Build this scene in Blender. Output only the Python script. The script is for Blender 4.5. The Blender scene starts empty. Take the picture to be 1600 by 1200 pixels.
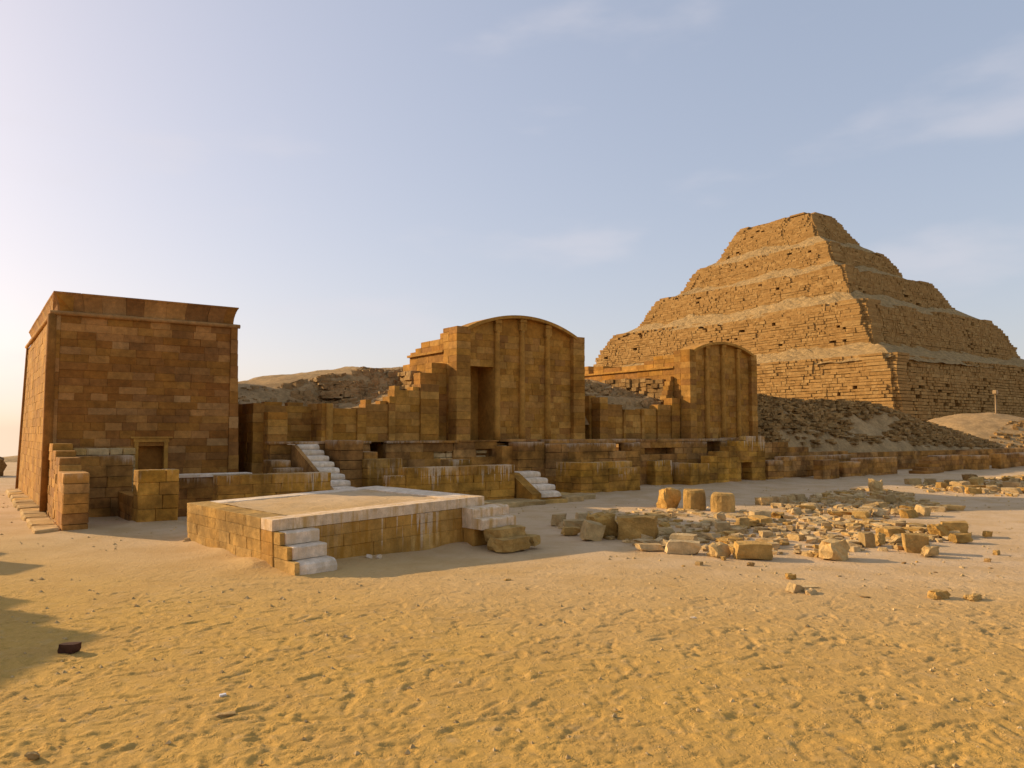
import bpy, bmesh, math, random
import numpy as np
from mathutils import Vector

R = math.radians
rng = random.Random(7)
sc = bpy.context.scene
COL = sc.collection

# ------------------------------------------------------------------ camera
cam = bpy.data.cameras.new('camera')
cam.sensor_width = 36.0
cam.lens = 27.0
cam.clip_start = 0.1
cam.clip_end = 9000.0
camo = bpy.data.objects.new('camera', cam)
camo.location = (0, 0, 1.7)
camo.rotation_euler = (R(90 + 3.58), 0, 0)
COL.objects.link(camo)
sc.camera = camo

# ------------------------------------------------------------------ sun, sky, exposure
SUN_EL = R(21.0)
SUN_H = Vector((-0.92, 0.39)).normalized()          # towards the sun, on the ground
SUN_DIR = Vector((SUN_H.x * math.cos(SUN_EL), SUN_H.y * math.cos(SUN_EL), math.sin(SUN_EL)))
sun = bpy.data.lights.new('sun', 'SUN')
sun.energy = 2.05
sun.angle = R(0.6)
sun.color = (1.0, 0.74, 0.44)
suno = bpy.data.objects.new('sun', sun)
suno.rotation_euler = (-SUN_DIR).to_track_quat('-Z', 'Y').to_euler()
suno.location = (-40, 20, 30)
COL.objects.link(suno)

world = bpy.data.worlds.new('World')
sc.world = world
world.use_nodes = True
wn = world.node_tree
wn.nodes.clear()
wo = wn.nodes.new('ShaderNodeOutputWorld')
bg = wn.nodes.new('ShaderNodeBackground')
bg.inputs['Strength'].default_value = 0.15
sky = wn.nodes.new('ShaderNodeTexSky')
sky.sky_type = 'NISHITA'
sky.sun_disc = False
sky.sun_elevation = SUN_EL
sky.sun_rotation = math.atan2(SUN_H.x, SUN_H.y)
sky.altitude = 100
sky.air_density = 1.0
sky.dust_density = 2.0
sky.ozone_density = 3.0
veil = wn.nodes.new('ShaderNodeGamma')            # dusty air evens out the sky
wn.links.new(sky.outputs[0], veil.inputs['Color'])
gtc = wn.nodes.new('ShaderNodeTexCoord')
gsp = wn.nodes.new('ShaderNodeSeparateXYZ')
gmx = wn.nodes.new('ShaderNodeMath'); gmx.operation = 'MAXIMUM'; gmx.inputs[1].default_value = 0.004
gcb = wn.nodes.new('ShaderNodeCombineXYZ')
wn.links.new(gtc.outputs['Generated'], gsp.inputs[0])
wn.links.new(gsp.outputs['X'], gcb.inputs['X']); wn.links.new(gsp.outputs['Y'], gcb.inputs['Y'])
wn.links.new(gsp.outputs['Z'], gmx.inputs[0]); wn.links.new(gmx.outputs[0], gcb.inputs['Z'])
wn.links.new(gcb.outputs[0], sky.inputs['Vector'])
veil.inputs['Gamma'].default_value = 0.42
wn.links.new(bg.outputs[0], wo.inputs[0])
# thin high cloud
tc = wn.nodes.new('ShaderNodeTexCoord')
mp = wn.nodes.new('ShaderNodeMapping')
mp.inputs['Scale'].default_value = (1.6, 1.6, 5.0)
mp.inputs['Location'].default_value = (19.0, 9.9, 4.07)
cn = wn.nodes.new('ShaderNodeTexNoise')
cn.inputs['Scale'].default_value = 2.2
cn.inputs['Detail'].default_value = 5
cn.inputs['Roughness'].default_value = 0.48
cr = wn.nodes.new('ShaderNodeMapRange')
cr.interpolation_type = 'SMOOTHSTEP'
cr.inputs['From Min'].default_value = 0.53
cr.inputs['From Max'].default_value = 0.74
cr.inputs['To Max'].default_value = 0.36
cm = wn.nodes.new('ShaderNodeMix')
cm.data_type = 'RGBA'
cm.inputs['B'].default_value = (1.85, 1.75, 1.85, 1)
wn.links.new(tc.outputs['Generated'], mp.inputs['Vector'])
wn.links.new(mp.outputs[0], cn.inputs['Vector'])
wn.links.new(cn.outputs['Fac'], cr.inputs['Value'])
wn.links.new(cr.outputs[0], cm.inputs['Factor'])
tint = wn.nodes.new('ShaderNodeMix'); tint.data_type = 'RGBA'; tint.blend_type = 'MULTIPLY'
tint.inputs['Factor'].default_value = 1.0; tint.inputs['B'].default_value = (1.10, 0.968, 0.945, 1)
hs = wn.nodes.new('ShaderNodeHueSaturation'); hs.inputs['Saturation'].default_value = 1.2; hs.inputs['Value'].default_value = 0.97
wn.links.new(veil.outputs[0], hs.inputs['Color'])
wn.links.new(hs.outputs[0], tint.inputs['A'])
wn.links.new(tint.outputs['Result'], cm.inputs['A'])
wn.links.new(cm.outputs['Result'], bg.inputs['Color'])

sc.view_settings.view_transform = 'Standard'
sc.view_settings.look = 'None'
sc.view_settings.gamma = 1.0
sc.view_settings.exposure = 1.5
sc.view_settings.use_curve_mapping = False

# ------------------------------------------------------------------ the temple grid: u along the facades, v into them
ANG = math.atan2(0.57743, 0.81644)
OX, OY = -9.544, 15.740
CU, SU = math.cos(ANG), math.sin(ANG)
def W(u, v, z=0.0):
    return Vector((OX + u * CU - v * SU, OY + u * SU + v * CU, z))

# ------------------------------------------------------------------ numpy value noise
def _hash(ix, iy, seed):
    n = (ix.astype(np.int64) * 374761393 + iy.astype(np.int64) * 668265263 + seed * 974711) & 0x7fffffff
    n = ((n ^ (n >> 13)) * 1274126177) & 0x7fffffff
    n = (n ^ (n >> 16)) & 0xffff
    return n / 65535.0
def vnoise(x, y, seed=0):
    x = np.asarray(x, float); y = np.asarray(y, float)
    ix = np.floor(x); iy = np.floor(y)
    fx = x - ix; fy = y - iy
    fx = fx * fx * (3 - 2 * fx); fy = fy * fy * (3 - 2 * fy)
    a = _hash(ix, iy, seed); b = _hash(ix + 1, iy, seed)
    c = _hash(ix, iy + 1, seed); d = _hash(ix + 1, iy + 1, seed)
    return (a * (1 - fx) + b * fx) * (1 - fy) + (c * (1 - fx) + d * fx) * fy
def fbm(x, y, seed=0, octs=4, gain=0.5):
    s = 0.0; a = 1.0; t = 0.0
    for k in range(octs):
        s = s + a * (vnoise(np.asarray(x) * 2 ** k + 17.3 * k, np.asarray(y) * 2 ** k - 9.1 * k, seed + k) - 0.5)
        t += a; a *= gain
    return s / t * 2

# ------------------------------------------------------------------ materials
def nd(nt, kind, **kw):
    n = nt.nodes.new(kind)
    for k, v in kw.items():
        setattr(n, k, v)
    return n
def mathn(nt, op, a, b=None, c=None, clamp=False):
    n = nt.nodes.new('ShaderNodeMath'); n.operation = op; n.use_clamp = clamp
    for i, q in enumerate((a, b, c)):
        if q is None: continue
        if isinstance(q, (int, float)): n.inputs[i].default_value = q
        else: nt.links.new(q, n.inputs[i])
    return n.outputs[0]
def mixc(nt, fac, a, b, blend='MIX'):
    n = nt.nodes.new('ShaderNodeMix'); n.data_type = 'RGBA'; n.blend_type = blend
    for k, q in (('Factor', fac), ('A', a), ('B', b)):
        if isinstance(q, (int, float)): n.inputs[k].default_value = q
        elif isinstance(q, tuple): n.inputs[k].default_value = (*q, 1)
        else: nt.links.new(q, n.inputs[k])
    return n.outputs['Result']
def noise(nt, vec, scale, detail=4, rough=0.55):
    n = nt.nodes.new('ShaderNodeTexNoise')
    n.inputs['Scale'].default_value = scale; n.inputs['Detail'].default_value = detail
    n.inputs['Roughness'].default_value = rough
    nt.links.new(vec, n.inputs['Vector'])
    return n.outputs['Fac']
def rng_map(nt, val, a, b, c=0.0, d=1.0, smooth=True):
    n = nt.nodes.new('ShaderNodeMapRange')
    n.interpolation_type = 'SMOOTHSTEP' if smooth else 'LINEAR'
    nt.links.new(val, n.inputs['Value'])
    for k, q in (('From Min', a), ('From Max', b), ('To Min', c), ('To Max', d)):
        n.inputs[k].default_value = q
    return n.outputs[0]
def stretched(nt, pos, sx, sy, sz):
    m = nt.nodes.new('ShaderNodeMapping'); m.inputs['Scale'].default_value = (sx, sy, sz)
    nt.links.new(pos, m.inputs['Vector'])
    return m.outputs[0]

def stone_mat(name, cols, drip=0.0, drip_col=(0.56, 0.49, 0.39), pit=0.5, grain=60, blotch=(0.62, 1.12), stain=None, bump=0.012):
    m = bpy.data.materials.new(name); m.use_nodes = True
    nt = m.node_tree; bs = nt.nodes['Principled BSDF']
    geo = nd(nt, 'ShaderNodeNewGeometry'); pos = geo.outputs['Position']
    oi = nd(nt, 'ShaderNodeObjectInfo')
    at = nd(nt, 'ShaderNodeAttribute', attribute_name='rnd')
    r = mathn(nt, 'FRACT', mathn(nt, 'ADD', oi.outputs['Random'], at.outputs['Fac']))
    ramp = nd(nt, 'ShaderNodeValToRGB')
    els = ramp.color_ramp.elements
    n = len(cols)
    els[0].position = 0; els[0].color = (*cols[0], 1)
    els[1].position = 1; els[1].color = (*cols[-1], 1)
    for i in range(1, n - 1):
        e = els.new(i / (n - 1)); e.color = (*cols[i], 1)
    nt.links.new(r, ramp.inputs[0])
    col = ramp.outputs[0]
    b1 = rng_map(nt, noise(nt, pos, 1.7, 5, 0.6), 0.3, 0.7, blotch[0], blotch[1])
    b2 = rng_map(nt, noise(nt, pos, 9.0, 6, 0.65), 0.25, 0.75, 0.78, 1.18)
    b3 = rng_map(nt, noise(nt, pos, grain, 3, 0.7), 0.2, 0.8, 0.86, 1.12)
    mul = mathn(nt, 'MULTIPLY', mathn(nt, 'MULTIPLY', b1, b2), b3)
    cx = nd(nt, 'ShaderNodeCombineXYZ')
    for i in range(3): nt.links.new(mul, cx.inputs[i])
    col = mixc(nt, 1.0, col, cx.outputs[0], 'MULTIPLY')
    if stain:                                             # brown iron stain running down the courses
        s1 = noise(nt, stretched(nt, pos, 7, 7, 0.9), 1.0, 5, 0.7)
        col = mixc(nt, rng_map(nt, s1, 0.46, 0.66, 0, 0.85), col, stain)
    if drip > 0:                                          # lime wash run down from the capping
        ta = nd(nt, 'ShaderNodeAttribute', attribute_name='wall_top', attribute_type='OBJECT')
        sp = nd(nt, 'ShaderNodeSeparateXYZ'); nt.links.new(pos, sp.inputs[0])
        d = mathn(nt, 'SUBTRACT', ta.outputs['Fac'], sp.outputs['Z'])
        n1 = noise(nt, stretched(nt, pos, 17, 17, 0.35), 1.0, 3, 0.65)
        n2 = noise(nt, stretched(nt, pos, 1.1, 1.1, 0.2), 1.0, 2, 0.5)
        L = mathn(nt, 'MULTIPLY', mathn(nt, 'ADD', mathn(nt, 'SUBTRACT', n1, 0.50), mathn(nt, 'MULTIPLY', mathn(nt, 'SUBTRACT', n2, 0.52), 0.8)), drip * 4.0)
        L = mathn(nt, 'ADD', L, 0.02)
        f = rng_map(nt, mathn(nt, 'SUBTRACT', L, d), -0.10, 0.07, 0, 0.8)
        on = mathn(nt, 'GREATER_THAN', ta.outputs['Fac'], 0.01)
        f = mathn(nt, 'MULTIPLY', mathn(nt, 'MULTIPLY', f, on), rng_map(nt, noise(nt, pos, 0.9, 3, 0.6), 0.42, 0.58, 0.12, 1.0))
        f = mathn(nt, 'MULTIPLY', f, rng_map(nt, noise(nt, pos, 25, 4, 0.7), 0.3, 0.6, 0.45, 1))
        col = mixc(nt, f, col, drip_col)
    nt.links.new(col, bs.inputs['Base Color'])
    bs.inputs['Roughness'].default_value = 0.93
    bs.inputs['Specular IOR Level'].default_value = 0.15
    bp = nd(nt, 'ShaderNodeBump'); bp.inputs['Strength'].default_value = pit; bp.inputs['Distance'].default_value = bump
    h = mathn(nt, 'ADD', noise(nt, pos, 16, 6, 0.7), mathn(nt, 'MULTIPLY', noise(nt, pos, 70, 3, 0.6), 0.4))
    nt.links.new(h, bp.inputs['Height']); nt.links.new(bp.outputs[0], bs.inputs['Normal'])
    return m

M = {}
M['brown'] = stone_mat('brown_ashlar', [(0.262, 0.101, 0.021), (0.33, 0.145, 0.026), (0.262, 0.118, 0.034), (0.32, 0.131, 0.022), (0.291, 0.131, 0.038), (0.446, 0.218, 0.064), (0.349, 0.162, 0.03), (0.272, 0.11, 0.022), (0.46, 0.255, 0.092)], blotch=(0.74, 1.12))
M['gold'] = stone_mat('golden_ashlar', [(0.36, 0.157, 0.024), (0.45, 0.223, 0.04), (0.32, 0.147, 0.036), (0.52, 0.275, 0.064), (0.4, 0.19, 0.028), (0.34, 0.162, 0.04)], blotch=(0.7, 1.15))
M['gold_plain'] = stone_mat('golden_stone', [(0.43, 0.214, 0.04), (0.46, 0.233, 0.048)], blotch=(0.75, 1.12))
M['low'] = stone_mat('lime_washed_ashlar', [(0.451, 0.216, 0.031), (0.549, 0.284, 0.048), (0.403, 0.193, 0.037), (0.5, 0.25, 0.031)], drip=0.480, drip_col=(0.66, 0.51, 0.34), blotch=(0.45, 1.2))
M['lowdark'] = stone_mat('weathered_ashlar', [(0.408, 0.19, 0.037), (0.492, 0.24, 0.054), (0.348, 0.162, 0.043), (0.528, 0.28, 0.085)], drip=0.10, drip_col=(0.62, 0.47, 0.31), blotch=(0.42, 1.2))
M['platform'] = stone_mat('stained_platform_stone', [(0.53, 0.291, 0.072), (0.49, 0.252, 0.051), (0.571, 0.339, 0.102)], drip=0.75, drip_col=(0.66, 0.52, 0.36), pit=0.9, blotch=(0.7, 1.12), stain=(0.36, 0.165, 0.02))
M['white'] = stone_mat('white_limestone', [(0.757, 0.597, 0.415), (0.788, 0.636, 0.46)], blotch=(0.82, 1.06), pit=0.35, bump=0.008, stain=(0.60, 0.45, 0.27))
M['whitestain'] = stone_mat('white_limestone_stained', [(0.767, 0.581, 0.377), (0.747, 0.552, 0.341)], blotch=(0.84, 1.05), pit=0.3, stain=(0.50, 0.29, 0.08))
M['rubble'] = stone_mat('pale_rubble', [(0.554, 0.364, 0.15), (0.64, 0.451, 0.215), (0.455, 0.295, 0.11), (0.678, 0.483, 0.233), (0.53, 0.32, 0.091)], pit=0.9, bump=0.02, blotch=(0.7, 1.1))
M['drum'] = stone_mat('golden_drum_stone', [(0.546, 0.313, 0.078), (0.578, 0.356, 0.112)], pit=1.0, bump=0.03, blotch=(0.6, 1.15))
M['pyramid'] = stone_mat('pyramid_stone', [(0.337, 0.189, 0.058), (0.402, 0.236, 0.078), (0.3, 0.166, 0.049), (0.431, 0.265, 0.093)], pit=0.6, bump=0.08, grain=4, blotch=(0.85, 1.1))
M['mound'] = stone_mat('mound_debris', [(0.45, 0.284, 0.119), (0.48, 0.314, 0.138)], pit=1.0, bump=0.05, grain=25, blotch=(0.75, 1.12))
M['moundrock'] = stone_mat('mound_rubble', [(0.343, 0.196, 0.063), (0.419, 0.255, 0.092), (0.286, 0.16, 0.05), (0.447, 0.283, 0.109)], pit=0.9, bump=0.03)
M['ledge_sand'] = stone_mat('ledge_sand', [(0.54, 0.35, 0.14), (0.58, 0.38, 0.155)], pit=1.0, bump=0.25, grain=3, blotch=(0.7, 1.15))
M['flank_sunlit'] = stone_mat('sunlit_flank_ashlar', [(0.40, 0.195, 0.03), (0.46, 0.235, 0.04), (0.36, 0.17, 0.03), (0.48, 0.26, 0.055)], blotch=(0.75, 1.1))  # shrine stone with the sun's golden light put into its colour
M['brick'] = stone_mat('dark_brick', [(0.10, 0.045, 0.025), (0.12, 0.055, 0.03)], pit=0.8)

def sand_mat():
    m = bpy.data.materials.new('sand'); m.use_nodes = True
    nt = m.node_tree; bs = nt.nodes['Principled BSDF']
    pos = nd(nt, 'ShaderNodeNewGeometry').outputs['Position']
    big = noise(nt, pos, 0.22, 4, 0.6)
    # packed paler earth towards the court, loose orange sand in the open
    sp = nd(nt, 'ShaderNodeSeparateXYZ'); nt.links.new(pos, sp.inputs[0])
    w = mathn(nt, 'ADD', mathn(nt, 'ADD', sp.outputs['Y'], mathn(nt, 'MULTIPLY', sp.outputs['X'], 0.35)), mathn(nt, 'MULTIPLY', big, 5))
    packed = rng_map(nt, w, 7.5, 16.0)
    c = mixc(nt, packed, (0.54, 0.325, 0.082), (0.60, 0.43, 0.25))
    c = mixc(nt, rng_map(nt, noise(nt, pos, 1.3, 6, 0.65), 0.35, 0.7, 0, 0.5), c, (0.44, 0.265, 0.085))
    c = mixc(nt, rng_map(nt, noise(nt, pos, 7, 5, 0.7), 0.5, 0.75, 0, 0.35), c, (0.56, 0.40, 0.21))
    g = rng_map(nt, noise(nt, pos, 220, 2, 0.7), 0.25, 0.75, 0.84, 1.14)
    cx = nd(nt, 'ShaderNodeCombineXYZ')
    for i in range(3): nt.links.new(g, cx.inputs[i])
    c = mixc(nt, 1.0, c, cx.outputs[0], 'MULTIPLY')
    nt.links.new(c, bs.inputs['Base Color'])
    bs.inputs['Roughness'].default_value = 0.96
    bs.inputs['Specular IOR Level'].default_value = 0.1
    bp = nd(nt, 'ShaderNodeBump'); bp.inputs['Strength'].default_value = 0.8; bp.inputs['Distance'].default_value = 0.016
    h = mathn(nt, 'ADD', noise(nt, pos, 24, 6, 0.72), mathn(nt, 'MULTIPLY', rng_map(nt, noise(nt, pos, 11, 4, 0.7), 0.52, 0.62), 0.35))
    nt.links.new(h, bp.inputs['Height']); nt.links.new(bp.outputs[0], bs.inputs['Normal'])
    return m
M['sand'] = sand_mat()

def plain(name, col, rough=0.6, metal=0.0):
    m = bpy.data.materials.new(name); m.use_nodes = True
    nt = m.node_tree; bs = nt.nodes['Principled BSDF']
    pos = nd(nt, 'ShaderNodeNewGeometry').outputs['Position']
    f = rng_map(nt, noise(nt, pos, 30, 4, 0.6), 0.3, 0.7, 0.8, 1.1)
    cx = nd(nt, 'ShaderNodeCombineXYZ')
    for i in range(3): nt.links.new(f, cx.inputs[i])
    nt.links.new(mixc(nt, 1.0, col, cx.outputs[0], 'MULTIPLY'), bs.inputs['Base Color'])
    bs.inputs['Roughness'].default_value = rough; bs.inputs['Metallic'].default_value = metal
    return m
M['metal'] = plain('painted_metal', (0.30, 0.18, 0.06), 0.5)
M['lamp'] = plain('lamp_housing', (0.38, 0.24, 0.09), 0.5)
M['litter'] = plain('white_paper', (0.75, 0.74, 0.72), 0.7)

# ------------------------------------------------------------------ object helpers
ORG = {}
def tag(o, label, cat, group=None, kind=None):
    if label: o['label'] = label
    if cat: o['category'] = cat
    if group: o['group'] = group
    if kind: o['kind'] = kind
    return o
def thing(name, label, cat, u, v, group=None, z=0.0, ang=None):
    o = bpy.data.objects.new(name, None); COL.objects.link(o)
    o.empty_display_size = 0.2
    o.location = W(u, v, z); o.rotation_euler = (0, 0, ANG if ang is None else ang)
    tag(o, label, cat, group)
    ORG[o] = (u, v, z)
    return o
def link(name, me, parent=None, mat=None):
    o = bpy.data.objects.new(name, me); COL.objects.link(o)
    if mat and not me.materials: me.materials.append(mat)
    if parent is not None:
        o.parent = parent
        if parent in ORG: ORG[o] = ORG[parent]
    return o
def mesh(name, verts, faces, mat, smooth=False, rnd=None):
    me = bpy.data.meshes.new(name)
    me.from_pydata([tuple(v) for v in verts], [], faces)
    me.materials.append(M[mat])
    if smooth: me.shade_smooth()
    if rnd is not None:
        a = me.attributes.new('rnd', 'FLOAT', 'POINT'); a.data.foreach_set('value', rnd)
    me.update()
    return me

_block = {}
def block_mesh(mat, rough):
    k = (mat, rough)
    if k not in _block:
        L = []
        rr = random.Random(hash(mat) % 1000 if False else len(_block) * 13 + 5)
        for i in range(6):
            bm = bmesh.new()
            bmesh.ops.create_cube(bm, size=1.0)
            off = (0.017, 0.035, 0.085)[rough]
            bmesh.ops.bevel(bm, geom=list(bm.edges) + list(bm.verts), offset=off, segments=1, affect='EDGES', profile=0.6)
            j = (0.006, 0.022, 0.05)[rough]
            for v in bm.verts:
                v.co += Vector((rr.uniform(-j, j) * 0.7, rr.uniform(-j, j) * 0.5, rr.uniform(-j, j)))
            me = bpy.data.meshes.new('block'); bm.to_mesh(me); bm.free()
            me.materials.append(M[mat]); L.append(me)
        _block[k] = L
    return rng.choice(_block[k])
def blk(t, u0, u1, v0, v1, z0, z1, mat, rough=0, top=None, name='block', gap=0.0015):
    o = bpy.data.objects.new(name, block_mesh(mat, rough)); COL.objects.link(o)
    o.parent = t
    a, b, c = ORG[t]
    o.location = ((u0 + u1) / 2 - a, (v0 + v1) / 2 - b, (z0 + z1) / 2 - c)
    o.scale = (max(u1 - u0 - gap, .01), max(v1 - v0 - gap, .01), max(z1 - z0 - gap, .01))
    if top: o['wall_top'] = float(top)
    return o

class Bag:
    """boxes and hulls joined into one mesh, in thing-local u, v, z"""
    def __init__(s): s.v = []; s.f = []; s.r = []
    def box(s, u0, u1, v0, v1, z0, z1, j=0.0, r=None, rot=0.0, tilt=0.0):
        r = rng.random() if r is None else r
        n = len(s.v); cu, cv = (u0 + u1) / 2, (v0 + v1) / 2
        for dz in (0, 1):
            for (du, dv) in ((0, 0), (1, 0), (1, 1), (0, 1)):
                x = (u1 if du else u0) - cu; y = (v1 if dv else v0) - cv; z = z1 if dz else z0
                if j:
                    x += rng.uniform(-j, j); y += rng.uniform(-j, j); z += rng.uniform(-j, j)
                if tilt: z += x * tilt
                if rot:
                    x, y = x * math.cos(rot) - y * math.sin(rot), x * math.sin(rot) + y * math.cos(rot)
                s.v.append((x + cu, y + cv, z)); s.r.append(r)
        s.f += [(n, n+3, n+2, n+1), (n+4, n+5, n+6, n+7), (n, n+1, n+5, n+4), (n+1, n+2, n+6, n+5), (n+2, n+3, n+7, n+6), (n+3, n, n+4, n+7)]
    def build(s, name, mat, parent, kind=None):
        a, b, c = ORG[parent]
        me = mesh(name, [(x - a, y - b, z - c) for x, y, z in s.v], s.f, mat, rnd=s.r)
        o = link(name, me, parent)
        if kind: o['kind'] = kind
        return o

def courses(z0, z1, h):
    n = max(1, round((z1 - z0) / h))
    hs = [rng.uniform(0.9, 1.1) for _ in range(n)]
    s = sum(hs); z = z0; out = []
    for q in hs:
        out.append((z, z + q / s * (z1 - z0))); z += q / s * (z1 - z0)
    return out
def lay(a0, a1, bl):
    out = []; a = a0
    while a < a1 - 1e-4:
        l = bl * rng.uniform(0.65, 1.4)
        if a1 - (a + l) < bl * 0.45: l = a1 - a
        out.append((a, a + l)); a += l
    return out
def clip(a0, a1, zc, opens):
    iv = [(a0, a1)]
    for (b0, b1, y0, y1) in opens:
        if y0 <= zc <= y1:
            nv = []
            for (x, y) in iv:
                if b0 > x: nv.append((x, min(y, b0)))
                if b1 < y: nv.append((max(x, b1), y))
            iv = [(x, y) for x, y in nv if y - x > 0.03]
    return iv
def front(t, u0, u1, v0, v1, z0, z1, ch, bl, mat, opens=(), rough=None, top=None, jit=0.009, taper=None, bag=None):
    if rough is None: rough = 1 if mat in ('low', 'lowdark') else 0
    for (a, b) in courses(z0, z1, ch):
        zc = (a + b) / 2
        U0, U1 = (u0, u1) if taper is None else taper(zc)
        for (x, y) in clip(U0, U1, zc, opens):
            for (p, q) in lay(x, y, bl):
                d = rng.uniform(-jit, jit)
                if bag is not None: bag.box(p + .002, q - .002, v0 + d, v1, a + .002, b - .002, j=0.003)
                else: blk(t, p, q, v0 + d, v1, a, b, mat, rough, top)
def side(t, v0, v1, u0, u1, z0, z1, ch, bl, mat, opens=(), rough=None, top=None, jit=0.009, bag=None):
    if rough is None: rough = 1 if mat in ('low', 'lowdark') else 0
    for (a, b) in courses(z0, z1, ch):
        zc = (a + b) / 2
        for (x, y) in clip(v0, v1, zc, opens):
            for (p, q) in lay(x, y, bl):
                d = rng.uniform(-jit, jit)
                if bag is not None: bag.box(u0 + d, u1, p + .002, q - .002, a + .002, b - .002, j=0.003)
                else: blk(t, u0 + d, u1, p, q, a, b, mat, rough, top)
def core(t, boxes, mat, name='masonry_core'):
    g = Bag()
    for b in boxes: g.box(*b)
    return g.build(name, mat, t)
def lathe_local(prof, n=14):
    """profile (r, z) -> verts, faces round the z axis"""
    vs, fs = [], []
    for r, z in prof:
        for k in range(n):
            a = 2 * math.pi * k / n
            vs.append((r * math.cos(a), r * math.sin(a), z))
    for i in range(len(prof) - 1):
        for k in range(n):
            fs.append((i*n + k, i*n + (k+1) % n, (i+1)*n + (k+1) % n, (i+1)*n + k))
    fs.append(tuple(range(n))[::-1]); fs.append(tuple((len(prof)-1)*n + k for k in range(n)))
    return vs, fs
def pole(t, u, v, prof, mat, name, n=14):
    a, b, c = ORG[t]
    vs, fs = lathe_local(prof, n)
    o = link(name, mesh(name, vs, fs, mat, smooth=True), t)
    o.location = (u - a, v - b, -c)
    return o
def hroll(t, p, q, r, mat, name, n=10, segs=8):
    """a round moulding between two u,v,z points"""
    a, b, c = ORG[t]
    p = Vector(p) - Vector((a, b, c)); q = Vector(q) - Vector((a, b, c))
    d = (q - p).normalized(); s = d.cross(Vector((0, 0, 1))).normalized(); w = s.cross(d)
    vs, fs = [], []
    for i in range(segs + 1):
        o = p.lerp(q, i / segs)
        rr = r * rng.uniform(0.93, 1.05)
        for k in range(n):
            an = 2 * math.pi * k / n
            vs.append(o + s * math.cos(an) * rr + w * math.sin(an) * rr)
    for i in range(segs):
        for k in range(n): fs.append((i*n + k, i*n + (k+1) % n, (i+1)*n + (k+1) % n, (i+1)*n + k))
    fs.append(tuple(range(n))[::-1]); fs.append(tuple(segs*n + k for k in range(n)))
    return link(name, mesh(name, vs, fs, mat, smooth=True), t)

_rock = {}
def rock_mesh(mat, kind):
    """kind 0 squared block, 1 rough boulder, 2 flat slab/flake"""
    k = (mat, kind)
    if k not in _rock:
        L = []
        rr = np.random.RandomState(len(_rock) * 7 + 3)
        for i in range(9):
            bm = bmesh.new(); bmesh.ops.create_cube(bm, size=1.0)
            bmesh.ops.subdivide_edges(bm, edges=bm.edges[:], cuts=3 if kind == 1 else 2, use_grid_fill=True)
            rd = (0.16, 0.42, 0.22)[kind]; am = (0.055, 0.13, 0.09)[kind]
            sh = rr.uniform(-0.28, 0.28, 3) * (0.5, 1.0, 0.8)[kind]
            for v in bm.verts:
                c = v.co.copy(); s = c.normalized() * 0.60
                p = c.lerp(s, rd)
                q = np.array(p) * 3.1 + i * 11.7
                p.x += am * float(fbm(q[0] + q[2], q[1], 31 + i, 2)) * 1.6 + sh[0] * p.z + sh[2] * 0.5 * p.y
                p.y += am * float(fbm(q[1] + 5, q[2] + q[0], 57 + i, 2)) * 1.6 + sh[1] * p.z
                p.z += am * float(fbm(q[2] + 9, q[0] - q[1], 83 + i, 2)) * 1.6 + sh[2] * 0.4 * p.x
                v.co = p
            zs = [v.co.z for v in bm.verts]; xs = [v.co.x for v in bm.verts]; ys = [v.co.y for v in bm.verts]
            for v in bm.verts:
                v.co.x = (v.co.x - (max(xs)+min(xs))/2) / (max(xs)-min(xs)); v.co.y = (v.co.y - (max(ys)+min(ys))/2) / (max(ys)-min(ys))
                v.co.z = (v.co.z - min(zs)) / (max(zs)-min(zs))
            me = bpy.data.meshes.new('rock'); bm.to_mesh(me); bm.free()
            me.materials.append(M[mat]); L.append(me)
        _rock[k] = L
    return _rock[k]
def stone(name, x, y, w, d, h, label, group=None, kind=0, rz=0.0, mat='rubble', sink=0.12, var=None, z=0.0, cat='stone', tilt=(0, 0)):
    L = rock_mesh(mat, kind)
    o = link(name, L[(var if var is not None else rng.randrange(9))])
    o.location = (x, y, z - sink * h); o.scale = (w, d, h * (1 + sink)); o.rotation_euler = (tilt[0], tilt[1], rz)
    tag(o, label, cat, group)
    return o

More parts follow.
